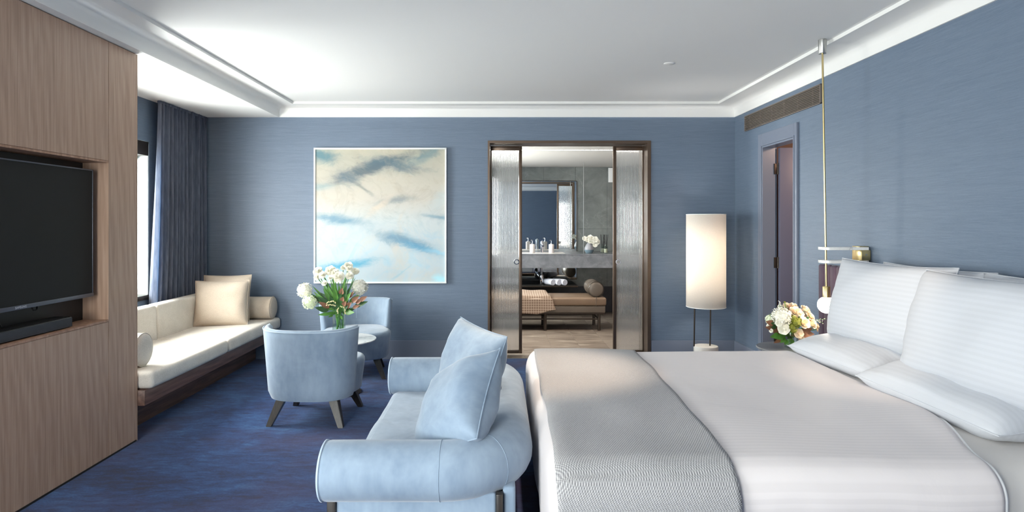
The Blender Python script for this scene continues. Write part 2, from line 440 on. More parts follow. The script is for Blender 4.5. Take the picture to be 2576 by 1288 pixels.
def box(bm, lo, hi, bev=0.0, seg=2):
    lo = Vector(lo); hi = Vector(hi)
    ret = bmesh.ops.create_cube(bm, size=1)
    vs = ret['verts']
    for v in vs: v.co = Vector(((lo[i]+hi[i])/2 + v.co[i]*(hi[i]-lo[i]) for i in range(3)))
    if bev:
        es = list({e for v in vs for e in v.link_edges})
        bmesh.ops.bevel(bm, geom=es, offset=bev, segments=seg, profile=.5, affect='EDGES', clamp_overlap=True)
    return bm
def bx(lo, hi, bev=0.0, seg=2): return box(bmn(), lo, hi, bev, seg)
def rbox(bm, lo, hi, r, n=(6, 6, 6), k=4, fn=None):
    """rounded box with a regular grid, fn may displace each point"""
    ax = []; rt = r if isinstance(r, tuple) else (r, r, r)
    for i in range(3):
        rr = min(rt[i], (hi[i]-lo[i])/2*.999)
        a = [lo[i] + rr*(1-math.cos(math.pi/2*j/k)) for j in range(k)]
        m = [lo[i]+rr + (hi[i]-lo[i]-2*rr)*j/n[i] for j in range(n[i]+1)]
        b = [hi[i] - rr*(1-math.cos(math.pi/2*j/k)) for j in reversed(range(k))]
        ax.append(a+m+b)
    N_ = [len(a)-1 for a in ax]
    rr = [min(rt[i], (hi[i]-lo[i])/2*.999) for i in range(3)]
    cache = {}
    def V(i, j, l):
        key = (i, j, l)
        if key not in cache:
            p = Vector((ax[0][i], ax[1][j], ax[2][l]))
            q = Vector([min(max(p[a], lo[a]+rr[a]), hi[a]-rr[a]) for a in range(3)])
            d = p-q
            e = Vector([d[a]/rr[a] for a in range(3)])
            if e.length > 1e-6:
                e.normalize(); p = q + Vector([e[a]*rr[a] for a in range(3)])
            if fn: p = fn(p)
            cache[key] = bm.verts.new(p)
        return cache[key]
    for a in range(3):
        b, c = (a+1) % 3, (a+2) % 3
        for side in (0, N_[a]):
            for i in range(N_[b]):
                for j in range(N_[c]):
                    def K(x, y):
                        t = [0, 0, 0]; t[a] = side; t[b] = x; t[c] = y
                        return V(*t)
                    f = [K(i, j), K(i+1, j), K(i+1, j+1), K(i, j+1)]
                    if len(set(f)) == 4: bm.faces.new(f)
    return bm
def lathe(bm, prof, seg=24, mat=None, a0=0, a1=2*math.pi):
    full = abs(a1-a0-2*math.pi) < 1e-6
    rows = []
    for (r, z) in prof:
        if r < 1e-5: rows.append([bm.verts.new((0, 0, z))])
        else: rows.append([bm.verts.new((r*math.cos(a0+(a1-a0)*i/seg), r*math.sin(a0+(a1-a0)*i/seg), z)) for i in range(seg if full else seg+1)])
    for a, b in zip(rows, rows[1:]):
        n = seg
        for i in range(n):
            j = (i+1) % seg if full else i+1
            if len(a) == 1 and len(b) == 1: continue
            if len(a) == 1: bm.faces.new((a[0], b[i], b[j]))
            elif len(b) == 1: bm.faces.new((a[i], a[j], b[0]))
            else: bm.faces.new((a[i], a[j], b[j], b[i]))
    if mat is not None:
        bmesh.ops.transform(bm, matrix=mat, verts=[v for row in rows for v in row])
    return bm
def lz(prof, loc=(0, 0, 0), seg=24): return lathe(bmn(), prof, seg, Matrix.Translation(loc))
def axis_mat(o, d, up=(0, 0, 1)):
    """z axis of the shape along d, origin o"""
    z = Vector(d).normalized(); u = Vector(up)
    if abs(z.dot(u)) > .99: u = Vector((1, 0, 0))
    x = u.cross(z).normalized(); y = z.cross(x)
    m = Matrix((x, y, z)).transposed().to_4x4(); m.translation = Vector(o)
    return m
def frame(o, x, y):
    x = Vector(x).normalized(); y = Vector(y).normalized(); z = x.cross(y).normalized(); y = z.cross(x)
    m = Matrix((x, y, z)).transposed().to_4x4(); m.translation = Vector(o); return m
def sweep(bm, pts, r, seg=8, cap=True, closed=False):
    pts = [Vector(p) for p in pts]; n = len(pts)
    rs = r if isinstance(r, (list, tuple)) else [r]*n
    T = []
    for i in range(n):
        a = pts[(i-1) % n] if (closed or i) else pts[0]
        b = pts[(i+1) % n] if (closed or i < n-1) else pts[-1]
        T.append((b-a).normalized())
    ref = Vector((0, 0, 1)) if abs(T[0].z) < .9 else Vector((1, 0, 0))
    x = (ref - T[0]*ref.dot(T[0])).normalized()
    rows = []
    for i in range(n):
        x = (x - T[i]*x.dot(T[i])).normalized(); y = T[i].cross(x)
        rows.append([bm.verts.new(pts[i] + (x*math.cos(2*math.pi*j/seg) + y*math.sin(2*math.pi*j/seg))*rs[i]) for j in range(seg)])
    m = n if closed else n-1
    for i in range(m):
        a, b = rows[i], rows[(i+1) % n]
        for j in range(seg): bm.faces.new((a[j], a[(j+1) % seg], b[(j+1) % seg], b[j]))
    if cap and not closed:
        bm.faces.new(list(reversed(rows[0]))); bm.faces.new(rows[-1])
    return bm
def tube(pts, r, seg=8, **k): return sweep(bmn(), pts, r, seg, **k)
def loft(bm, rings, cap0=True, cap1=True, closed=True):
    rows = [[bm.verts.new(p) for p in ring] for ring in rings]
    n = len(rows[0])
    for a, b in zip(rows, rows[1:]):
        for j in range(n if closed else n-1): bm.faces.new((a[j], a[(j+1) % n], b[(j+1) % n], b[j]))
    if cap0: bm.faces.new(list(reversed(rows[0])))
    if cap1: bm.faces.new(rows[-1])
    return bm
def grid(bm, fn, nu, nv):
    vs = [[bm.verts.new(fn(i/nu, j/nv)) for j in range(nv+1)] for i in range(nu+1)]
    for i in range(nu):
        for j in range(nv): bm.faces.new((vs[i][j], vs[i+1][j], vs[i+1][j+1], vs[i][j+1]))
    return bm
def solidify(o, t, off=-1):
    m = o.modifiers.new('thickness', 'SOLIDIFY'); m.thickness = t; m.offset = off; return o

def pillow(w, h, t, n=20, ear=.05, seed=0, wr=.006, sag=0.0, pw=4.0, full=.62):
    """cushion in the local xy plane, plump along z; returns bm and the seam loop"""
    bm = bmn()
    us = [math.sin(math.pi/2*(-1+2*i/n)) for i in range(n+1)]
    us = [.55*a + .45*(-1+2*i/n) for i, a in enumerate(us)]
    def pos(u, v, s):
        x = w/2*u*(1-ear*(1-v*v)*u*u); y = h/2*v*(1-ear*(1-u*u)*v*v)
        k = max(0, (1-abs(u)**pw)*(1-abs(v)**pw))**full
        k *= 1 - .18*(abs(u*v))
        z = s*t/2*k*(1+sag*-v)
        q = noise.noise(Vector((u*2.1+seed, v*2.1, s*3+seed*.7)))
        q2 = noise.noise(Vector((u*5+seed, v*5, s*3+seed*1.7)))
        return Vector((x, y, z + (q*1.2+q2*.5)*wr*min(1, k*3)))
    top = [[bm.verts.new(pos(u, v, 1)) for v in us] for u in us]
    bot = [[top[i][j] if i in (0, n) or j in (0, n) else bm.verts.new(pos(us[i], us[j], -1)) for j in range(n+1)] for i in range(n+1)]
    for i in range(n):
        for j in range(n):
            bm.faces.new((top[i][j], top[i+1][j], top[i+1][j+1], top[i][j+1]))
            bm.faces.new((bot[i][j], bot[i][j+1], bot[i+1][j+1], bot[i+1][j]))
    loop = [top[i][0].co.copy() for i in range(n)] + [top[n][j].co.copy() for j in range(n)] + [top[n-i][n].co.copy() for i in range(n)] + [top[0][n-j].co.copy() for j in range(n)]
    return bm, loop
def cushion(name, label, cat, m, w, h, t, mat, pipe=None, pr=.004, group=None, **kw):
    bm, loop = pillow(w, h, t, **kw)
    base = m.translation.copy()
    zmin = min((m @ v.co).z for v in bm.verts)
    root = thing(name, label, cat, (base.x, base.y, zmin), 0, group)
    bmesh.ops.recalc_face_normals(bm, faces=bm.faces[:])
    body = to_obj('cover', bm, mat, True, 70); body.parent = root
    lm = Matrix.Translation(-Vector(root.location)) @ m
    body.matrix_local = lm
    pb = sweep(bmn(), loop, pr, 6, closed=True)
    po = to_obj('piping', pb, pipe or mat, True); po.parent = body
    return root

# ------------------------------------------------------------------ the room shell
RX, BY, RY = 2.523, 6.60, -1.6          # right wall, back wall, rear wall (inner faces)
CAB = -2.42                              # face of the television joinery
OX0, OX1, OZ = -.119, 1.617, 2.332       # bathroom opening in the back wall
DY0, DY1, DZ = 5.24, 5.875, 2.187        # door opening in the right wall
struct('floor', bx((WX-.25, RY-.2, -.1), (RX+.12, BY+.02, 0)), 'carpet', 'dark blue mottled carpet with violet streaks')

b = bmn()
box(b, (WX-.25, BY, -.1), (OX0, BY+.28, 2.8)); box(b, (OX1, BY, -.1), (RX+.12, BY+.28, 2.8)); box(b, (OX0, BY, OZ), (OX1, BY+.28, 2.8))
struct('wall_back', b, 'wall', 'blue grasscloth wall with painting and bathroom opening')
b = bmn(); T = RX+.12
box(b, (RX, RY-.2, -.1), (T, DY0, 2.8)); box(b, (RX, DY1, -.1), (T, BY, 2.8)); box(b, (RX, DY0, DZ), (T, DY1, 2.8))
struct('wall_right', b, 'wall', 'blue grasscloth wall behind the bed')
b = bmn(); y = RY-.2
for w in (W2, W1):
    box(b, (WX-.25, y, -.1), (WX, w[0], 2.8))
    box(b, (WX-.25, w[0], -.1), (WX, w[1], w[2])); box(b, (WX-.25, w[0], w[3]), (WX, w[1], 2.8))
    y = w[1]
box(b, (WX-.25, y, -.1), (WX, BY, 2.8))
struct('wall_left', b, 'wall', 'blue window wall behind the daybed')
b = bmn()
box(b, (WX, RY-.2, -.1), (W3[0], RY, 2.8)); box(b, (W3[1], RY-.2, -.1), (RX, RY, 2.8)); box(b, (W3[0], RY-.2, -.1), (W3[1], RY, W3[2])); box(b, (W3[0], RY-.2, W3[3]), (W3[1], RY, 2.8))
struct('wall_rear', b, 'wall')

# ceiling: shallow tray with coved cornice, lower soffit over the daybed
b = bmn(); rings = []
X0, X1, Y0, Y1 = -2.35, RX-.012, RY+.012, BY-.012
for k, z in ((-.06, 2.587), (0, 2.587), (0, 2.650), (.05, 2.672), (.13, 2.688), (.26, 2.698), (.4, 2.70), (1, 2.70), (1, 2.725)):
    kx = 0 if k < 0 else k
    rings.append([Vector((X0+.19*kx, Y0+.165*k, z)), Vector((X1-.221*k, Y0+.165*k, z)), Vector((X1-.221*k, Y1-.153*k, z)), Vector((X0+.19*kx, Y1-.153*k, z))])
loft(b, rings, cap0=False)
struct('ceiling', b, 'white', 'white tray ceiling with coved edge', True)
struct('ceiling_soffit', bx((WX-.2, RY, 2.587), (-2.356, BY, 2.75)), 'white', 'lower white ceiling above the daybed')

# windows
for i, w in enumerate((W1, W2)):
    root = thing('window_%d' % (i+1), None, None, (WX-.12, (w[0]+w[1])/2, w[2]), kind='structure')
    y0, y1, z0, z1 = w
    b = bmn(); t = .018
    box(b, (WX-.25, y0, z0), (WX+.004, y0+t, z1)); box(b, (WX-.25, y1-t, z0), (WX+.004, y1, z1)); box(b, (WX-.25, y0, z1-t), (WX+.004, y1, z1))
    part('reveal_lining', b, 'reveal', root, smooth=False)
    part('window_sill', bx((WX-.25, y0-.02, z0-.03), (WX+.02, y1+.0, z0+.012), .004), 'bronze_dark', root)
    b = bmn(); f = .045; xa, xb = WX-.24, WX-.19
    box(b, (xa, y0+t, z0+.012), (xb, y0+t+f, z1-t)); box(b, (xa, y1-t-f, z0+.012), (xb, y1-t, z1-t))
    box(b, (xa, y0+t, z0+.012), (xb, y1-t, z0+.012+f)); box(b, (xa, y0+t, z1-t-f), (xb, y1-t, z1-t)); ym = (y0+y1)/2
    box(b, (xa, ym-.03, z0+.03), (xb, ym+.03, z1-t))
    part('window_frame', b, 'bronze_dark', root, smooth=False)
    for ya, yb in ((y0+t+f, ym-.03), (ym+.03, y1-t-f)):
        part('pane', bx((WX-.218, ya, z0+.05), (WX-.212, yb, z1-t-f)), 'pane', root, smooth=False)
    bl = part('roller_blind', bx((WX-.16, y0+t, z1-.13), (WX+.008, y1-.012, z1-.002), .006), 'bronze_dark', root)
    part('blind_tube', tube([(WX-.1, y0+.03, z1-.145), (WX-.1, y1-.03, z1-.145)], .022, 12), 'reveal', root)

w3 = thing('window_3', None, None, ((W3[0]+W3[1])/2, RY-.1, W3[2]), kind='structure')  # added out of view to light the room from the front
b = bmn(); f = .045
box(b, (W3[0], RY-.15, W3[2]), (W3[0]+f, RY-.1, W3[3])); box(b, (W3[1]-f, RY-.15, W3[2]), (W3[1], RY-.1, W3[3])); box(b, (W3[0], RY-.15, W3[2]), (W3[1], RY-.1, W3[2]+f)); box(b, (W3[0], RY-.15, W3[3]-f), (W3[1], RY-.1, W3[3]))
part('window_frame', b, 'bronze_dark', w3, smooth=False)
part('pane', bx((W3[0]+f, RY-.128, W3[2]+f), (W3[1]-f, RY-.122, W3[3]-f)), 'pane', w3, smooth=False)

# baseboards and casing
struct('baseboard_back', bx((-2.42, BY-.016, 0), (OX0-.01, BY, .198), .003), 'trim')
struct('baseboard_back', bx((OX1+.01, BY-.016, 0), (RX, BY, .198), .003), 'trim')
struct('baseboard_right', bx((RX-.016, DY1+.09, 0), (RX, BY-.016, .198), .003), 'trim')
struct('baseboard_right', bx((RX-.016, RY, 0), (RX, DY0-.05, .198), .003), 'trim')
b = bmn()
box(b, (RX-.022, DY1, 0), (RX, DY1+.09, DZ+.119), .004); box(b, (RX-.022, DY0-.05, 0), (RX, DY0, DZ+.119), .004); box(b, (RX-.022, DY0, DZ), (RX, DY1, DZ+.119), .004)
box(b, (RX-.020, DY1-.016, 0), (RX+.10, DY1-.0005, DZ-.016)); box(b, (RX-.020, DY0+.0005, 0), (RX+.10, DY0+.012, DZ-.016)); box(b, (RX-.020, DY0+.0005, DZ-.016), (RX+.10, DY1-.0005, DZ-.0005))
box(b, (RX-.03, DY1+.001, 0), (RX-.001, DY1+.014, DZ+.014), .003); box(b, (RX-.03, DY0-.014, 0), (RX-.001, DY0-.001, DZ+.014), .003); box(b, (RX-.029, DY0, DZ+.001), (RX-.001, DY1, DZ+.013), .003)
struct('trim_1', b, 'trim', 'grey lilac door casing on the right wall')
d3 = thing('door_3', 'grey lilac hinged door standing open beside the bed wall', None, (RX+.13, 5.84, 0), kind='structure')
part('door_leaf', bx((RX+.125, 5.815, .01), (RX+.76, 5.857, DZ-.02), .003), 'doorpaint', d3)
for z in (.35, 1.08, 1.97):
    h = part('hinge', bx((RX+.085, 5.848, z-.05), (RX+.118, 5.859, z+.05), .001), 'bronze_dark', d3, 'dark bronze hinge plate')
    part('hinge_knuckle', tube([(RX+.121, 5.846, z-.052), (RX+.121, 5.846, z+.052)], .008, 10), 'bronze_dark', h)

# dim corridor behind the hinged door
b = bmn()
box(b, (T, 4.2, -.1), (4.3, 6.58, 0)); box(b, (T, 4.2, 2.45), (4.3, 6.58, 2.5)); box(b, (4.2, 4.2, 0), (4.3, 6.58, 2.5)); box(b, (T, 4.1, 0), (4.3, 4.2, 2.5)); box(b, (T, 6.5, 0), (4.3, 6.58, 2.5))
struct('wall_corridor', b, 'corr', 'warm plaster corridor behind the hinged door')
l = bpy.data.lights.new('corridor_lamp', 'POINT'); l.energy = 14; l.color = (1, .68, .5); l.shadow_soft_size = .08
o = bpy.data.objects.new('corridor_lamp', l); C.objects.link(o); o.location = (3.2, 4.9, 2.35)

# bathroom shell
BW, BZ = 10.10, 2.37
b = bmn()
box(b, (BLX-.1, BW+.02, -.1), (3.2, BW+.2, BZ+.1))
box(b, (BLX-.1, BY+.28, -.1), (BLX, WB[0], BZ+.1)); box(b, (BLX-.1, WB[1], -.1), (BLX, BW+.02, BZ+.1)); box(b, (BLX-.1, WB[0], -.1), (BLX, WB[1], WB[2])); box(b, (BLX-.1, WB[0], WB[3]), (BLX, WB[1], BZ+.1))
box(b, (3.1, BY+.28, -.1), (3.2, BW+.2, BZ+.1))
bwall = struct('wall_bathroom', b, 'stone_dark')
w4 = thing('window_4', None, None, (BLX-.05, 8.3, WB[2]), kind='structure')
b = bmn(); f = .04
box(b, (BLX-.09, WB[0], WB[2]), (BLX+.006, WB[0]+f, WB[3])); box(b, (BLX-.09, WB[1]-f, WB[2]), (BLX+.006, WB[1], WB[3])); box(b, (BLX-.09, WB[0], WB[2]), (BLX+.006, WB[1], WB[2]+f)); box(b, (BLX-.09, WB[0], WB[3]-f), (BLX+.006, WB[1], WB[3]))
part('window_frame', b, 'bronze_dark', w4, smooth=False)
part('pane', bx((BLX-.06, WB[0]+f, WB[2]+f), (BLX-.054, WB[1]-f, WB[3]-f)), 'pane', w4, smooth=False)
struct('ceiling_bathroom', bx((BLX, BY+.28, BZ), (3.1, BW+.02, BZ+.1)), 'bathwhite')
px = [BLX, -.313, .207, .727, 1.247, 1.767, 2.287, 3.10]
pz = [.415, 1.36, BZ]
for i in range(len(px)-1):
    for j in range(2):
        o = part('stone_panel', bx((px[i]+.0012, BW, pz[j]+.0012), (px[i+1]-.0012, BW+.019, pz[j+1]-.0012), .001, 1), 'stone', bwall, smooth=False, local=True)
bf = struct('floor_bathroom', bx((BLX, BY, -.1), (3.1, BW+.02, -.006)), 'grout', 'taupe stone tiled bathroom floor')
tw, th_ = .335, .67; n = 0
tm = {}
y = 6.90-.67+.004
row = 0
while y < BW+.0:
    x = -1.7
    x = (.275 % tw) - tw*6
    while x < 3.1:
        xa, xb, ya, yb = max(x, BLX), min(x+tw, 3.1), max(y, BY+.03), min(y+th_, BW)
        if xb-xa > .03 and yb-ya > .03:
            part('floor_tile', bx((xa+.002, ya+.002, -.012), (xb-.002, yb-.002, .0), .0008, 1), 'ftile%d' % random.randrange(4), bf, smooth=False, local=True)
        x += tw
    y += th_; row += 1

# bronze portal lining and the two sliding doors of ribbed glass
b = bmn()
box(b, (OX0-.004, BY-.012, 0), (OX0+.016, BY+.285, OZ+.004)); box(b, (OX1-.032, BY-.012, 0), (OX1+.004, BY+.285, OZ+.004)); box(b, (OX0+.016, BY-.012, OZ-.022), (OX1-.032, BY+.285, OZ+.004))
struct('trim_2', b, 'bronze', 'bronze metal lining of the bathroom opening')
def slide(n, x0, x1, stile_right, knob_x, label):
    ya, yb = 6.775, 6.815; z0, z1 = .022, 2.300
    root = thing('door_%d' % n, label, None, ((x0+x1)/2, 6.795, 0), kind='structure')
    sw, tw = .034, .016
    fr = bmn()
    a, c = (tw, sw) if stile_right else (sw, tw)
    box(fr, (x0, ya, z0), (x0+a, yb, z1), .002); box(fr, (x1-c, ya, z0), (x1, yb, z1), .002)
    box(fr, (x0+a, ya, z0), (x1-c, yb, z0+.034), .002); box(fr, (x0+a, ya, z1-.045), (x1-c, yb, z1), .002)
    part('door_frame', fr, 'bronze', root)
    g = bmn(); ga, gb = x0+a, x1-c; nf = max(4, round((gb-ga)/.0158)); m = 8
    N_ = nf*m
    fr_, bk = [], []
    for i in range(N_+1):
        x = ga + (gb-ga)*i/N_; d = abs(math.sin(math.pi*i/m))
        fr_.append((x, 6.797 - .0045*d)); bk.append((x, 6.803))
    rows = [[(g.verts.new((p[0], p[1], z))) for p in fr_] for z in (z0+.03, z1-.04)]
    rows2 = [[(g.verts.new((p[0], p[1], z))) for p in bk] for z in (z0+.03, z1-.04)]
    for i in range(N_):
        g.faces.new((rows[0][i], rows[0][i+1], rows[1][i+1], rows[1][i])); g.faces.new((rows2[0][i+1], rows2[0][i], rows2[1][i], rows2[1][i+1]))
        g.faces.new((rows[1][i], rows[1][i+1], rows2[1][i+1], rows2[1][i])); g.faces.new((rows[0][i+1], rows[0][i], rows2[0][i], rows2[0][i+1]))
    for k in (0, N_): g.faces.new((rows[0][k], rows[1][k], rows2[1][k], rows2[0][k]))
    part('ribbed_glass', g, 'ribbed', root, 'vertically ribbed clear glass', ang=60)
    kz = CAMZ-(659-CY)/FPX*6.76
    kb = part('pull_knob', lathe(bmn(), [(0, 0), (.029, 0), (.031, .004), (.031, .022), (.028, .026), (.022, .026), (.02, .022), (0, .022)], 28, axis_mat((knob_x, 6.792, kz), (0, -1, 0))), 'chrome', root, 'round brushed chrome pull')
    part('knob_inset', lathe(bmn(), [(0, .0215), (.019, .0215), (.019, .0225), (0, .0225)], 24, axis_mat((knob_x, 6.792, kz), (0, -1, 0))), 'nickel', kb)
slide(1, -.100, .250, True, .190, 'left sliding door of ribbed glass in bronze frame')
slide(2, 1.252, 1.590, False, 1.306, 'right sliding door of ribbed glass in bronze frame')

# ------------------------------------------------------------------ television joinery
CY0, CY1 = 1.55, 4.12
NY0, NY1, NZ0, NZ1 = 2.32, 3.815, .86, 1.829
cab = thing('media_cabinet', 'floor to ceiling walnut veneer joinery with recessed television niche', 'cabinet', (-2.8, 2.85, 0))
b = bmn(); XB = WX+.002; XI = CAB-.022
box(b, (XB, CY0, 0), (XI, CY1, NZ0-.03)); box(b, (XB, CY0, NZ1+.03), (XI, CY1, 2.585)); box(b, (XB, CY0, NZ0-.03), (XI, NY0-.02, NZ1+.03)); box(b, (XB, NY1+.02, NZ0-.03), (XI, CY1, NZ1+.03))
box(b, (XB, NY0-.02, NZ0-.03), (CAB-.18, NY1+.02, NZ1+.03))
part('carcass', b, 'gap', cab, smooth=False)
g = .0018
def panel(name, y0, y1, z0, z1): part(name, bx((XI, y0+g, z0+g), (CAB, y1-g, z1-g), .001, 1), 'wood', cab, smooth=False)
panel('end_panel', NY1+.004, CY1, .012, 2.583)
panel('end_panel', CY0, NY0-.004, .012, 2.583)
panel('upper_panel', NY0-.004, NY1+.004, NZ1+.012, 2.583)
panel('lower_panel', NY0-.004, NY1+.004, .012, NZ0-.012)
part('cabinet_side', bx((XB, CY1, .005), (CAB, CY1+.004, 2.583)), 'wood', cab, smooth=False)
for nm, lo, hi in (('niche_shelf', (CAB-.178, NY0, NZ0-.012), (CAB+.002, NY1, NZ0)), ('niche_top', (CAB-.178, NY0, NZ1), (CAB+.002, NY1, NZ1+.012)),
                   ('niche_side', (CAB-.178, NY1, NZ0), (CAB+.002, NY1+.006, NZ1)), ('niche_side', (CAB-.178, NY0-.006, NZ0), (CAB+.002, NY0, NZ1))):
    part(nm, bx(lo, hi), 'wood_edge' if 'side' not in nm else 'wood', cab, smooth=False)
part('niche_back', bx((CAB-.178, NY0, NZ0), (CAB-.158, NY1, NZ1)), 'black', cab, smooth=False)
part('toe_kick', bx((CAB-.03, CY0, 0), (CAB-.004, CY1, .012)), 'gap', cab, smooth=False)

TX, TY0, TY1, TZ0, TZ1 = -2.478, 2.39, 3.764, 1.011, 1.783
tv = thing('television', 'flat black television mounted in the walnut niche', 'television', (TX, (TY0+TY1)/2, TZ0))
part('housing', bx((TX-.05, TY0+.01, TZ0+.01), (TX-.006, TY1-.01, TZ1-.01), .008), 'black', tv)
b = bmn()
for lo, hi in (((TX-.012, TY0, TZ1-.008), (TX, TY1, TZ1)), ((TX-.012, TY0, TZ0), (TX+.003, TY1, TZ0+.022)), ((TX-.012, TY0, TZ0), (TX, TY0+.007, TZ1)), ((TX-.012, TY1-.007, TZ0), (TX, TY1, TZ1))):
    box(b, lo, hi, .0015)
bz = part('bezel', b, 'bezel', tv, 'slim gunmetal bezel')
part('screen', bx((TX-.012, TY0+.006, TZ0+.02), (TX-.003, TY1-.006, TZ1-.007)), 'screen', tv, smooth=False)
part('wall_mount', bx((CAB-.158, 2.85, 1.2), (TX-.045, 3.35, 1.6), .005), 'black', tv)
cu = bpy.data.curves.new('maker_mark', 'FONT'); cu.body = 'SAMSUNG'; cu.size = .017; cu.extrude = .0004; cu.align_x = 'CENTER'; cu.align_y = 'CENTER'
tmp = bpy.data.objects.new('tmp', cu); C.objects.link(tmp)
bpy.context.view_layer.update()
me = bpy.data.meshes.new_from_object(tmp.evaluated_get(bpy.context.evaluated_depsgraph_get()))
bpy.data.objects.remove(tmp)
b = bmn(); b.from_mesh(me)
# the text reads along -x of the viewer: its local x runs to +y, up is z, facing +x
bmesh.ops.transform(b, matrix=frame((TX+.0036, 3.19, TZ0+.011), (0, 1, 0), (0, 0, 1)), verts=b.verts[:])
part('maker_mark', b, 'silver', bz, 'silver maker lettering', smooth=False)
part('cable', tube([(TX-.06, 3.08, 1.02), (TX-.05, 3.10, .97), (TX-.05, 3.13, .93), (TX-.08, 3.17, .90), (TX-.09, 3.2, .868)], .004, 6), 'black', tv)
part('cable', tube([(TX-.05, 3.32, 1.02), (TX-.045, 3.34, .985), (TX-.05, 3.37, .985), (TX-.06, 3.39, 1.02)], .004, 6), 'black', tv)
sb = thing('soundbar', 'long charcoal soundbar on the niche shelf below the television', 'speaker', (-2.5, 3.02, NZ0))
part('body', bx((-2.560, 2.50, NZ0+.004), (-2.452, 3.54, NZ0+.062), .006), 'black', sb)
part('front_grille', bx((-2.456, 2.503, NZ0+.006), (-2.449, 3.537, NZ0+.056), .002), 'soundbar', sb)
for yy in (2.6, 3.44): part('foot', bx((-2.54, yy, NZ0), (-2.47, yy+.04, NZ0+.006)), 'black', sb)

# ------------------------------------------------------------------ daybed in the window bay
DX = -2.33
db = thing('daybed', 'long built-in daybed with cream seat on dark walnut plinth', 'daybed', (-2.75, 5.35, 0))
part('platform', bx((-3.15, 4.13, .232), (DX-.045, BY-.01, .335), .003), 'darkwood', db)
part('plinth', bx((-3.15, 4.13, 0), (-2.60, BY-.02, .232)), 'darkwood', db, smooth=False)
for y0, y1 in ((4.14, 5.318), (5.322, BY-.012)):
    part('seat_cushion', rbox(bmn(), (-2.99, y0, .335), (DX, y1, .455), .035, (6, 10, 2), 4, lambda p: p + Vector((0, 0, .006*noise.noise(p*2.2)))), 'cream', db, ang=70)
for y0, y1 in ((4.14, 5.348), (5.352, 6.56)):
    part('back_cushion', rbox(bmn(), (-3.075, y0, .40), (-2.965, y1, .75), .03, (2, 10, 6), 4, lambda p: p + Vector((.05*max(0, .6-p.z) , 0, 0))), 'cream', db, ang=70)
def bolster(name, label, cat, p0, p1, r, mat, group=None, bands=None, bandmat=None):
    p0, p1 = Vector(p0), Vector(p1); L = (p1-p0).length; e = .025
    prof = [(0, 0), (r*.55, .002), (r*.86, .008), (r*.97, e*.7), (r, e*1.4), (r*1.01, L/2), (r, L-e*1.4), (r*.97, L-e*.7), (r*.86, L-.008), (r*.55, L-.002), (0, L)]
    root = thing(name, label, cat, ((p0+p1)/2 - Vector((0, 0, r))), 0, group)
    m = axis_mat(p0, p1-p0)
    body = part('cover', lathe(bmn(), prof, 32, m), mat, root, ang=60); root = body
    for z in (bands or (.02, L-.02)):
        rr = r*1.0+.001
        part('piping', sweep(bmn(), [m @ Vector((rr*math.cos(2*math.pi*i/32), rr*math.sin(2*math.pi*i/32), z)) for i in range(32)], .0035, 6, closed=True), bandmat or mat, root)
    return body.parent
bolster('bolster', 'cream cylindrical bolster at the far end of the daybed', 'bolster', (-2.96, 6.44, .572), (-2.345, 6.44, .572), .114, 'cream_dark')
bolster('bolster', 'cream bolster peeking out behind the walnut cabinet', 'bolster', (-2.96, 4.30, .574), (-2.462, 4.30, .574), .114, 'cream')
cushion('throw_pillow', 'square oatmeal pillow in front on the daybed', 'pillow', frame((-2.735, 6.07, .668), (.96, .22, 0), (-.10, .26, .95)), .50, .45, .17, 'cream_dark', group='daybed pillows', seed=3)
cushion('throw_pillow', 'square beige pillow tucked behind the front one on the daybed', 'pillow', frame((-2.765, 6.25, .695), (.97, .15, 0), (-.05, .22, .96)), .46, .47, .13, 'cream_dark', group='daybed pillows', seed=9)

# curtain
def curtain_fn(u, v):
    z = .40 + (2.583-.40)*v
    y0 = 5.66 - .14*(1-v)**1.3; y = y0 + (6.57-y0)*u
    ph = u*2*math.pi*13 + 2.2*noise.noise(Vector((u*5, v*.5, 0)))
    a = (.026+.022*(1-v)) * (1+.5*noise.noise(Vector((u*9, 3, v*1.5))))
    return Vector((-3.135 + a*math.sin(ph), y + .012*math.sin(ph*.5+v), z))
cur = thing('curtain', 'full length navy curtain gathered in the corner beside the window', 'curtain', (-3.135, 6.1, .40))
o = part('drape', grid(bmn(), curtain_fn, 234, 24), 'curtain', cur, ang=180)
part('heading_tape', bx((-3.150, 5.68, 2.560), (-3.120, 6.56, 2.584)), 'curtain', cur, smooth=False)

# ------------------------------------------------------------------ painting
pt = thing('painting', 'large square abstract painting of pale sand and blue water', 'painting', (-1.268, BY-.02, .813))
x0, x1, z0, z1 = -1.974, -.562, .813, 2.256; f = .016
part('canvas', bx((x0+f, BY-.03, z0+f), (x1-f, BY-.012, z1-f)), 'art', pt, smooth=False)
# canvas coordinates: shift so that the lower left corner is the origin of the print
cv = pt.children[0]; dlt = Vector((x0, 0, z0)) - Vector(pt.location); dlt.y = 0
cv.data.transform(Matrix.Translation(-dlt)); cv.location = dlt
for lo, hi in (((x0, BY-.045, z0), (x1, BY, z0+f)), ((x0, BY-.045, z1-f), (x1, BY, z1)), ((x0, BY-.045, z0+f), (x0+f, BY, z1-f)), ((x1-f, BY-.045, z0+f), (x1, BY, z1-f))):
    part('frame_rail', bx(lo, hi, .002), 'artframe', pt)

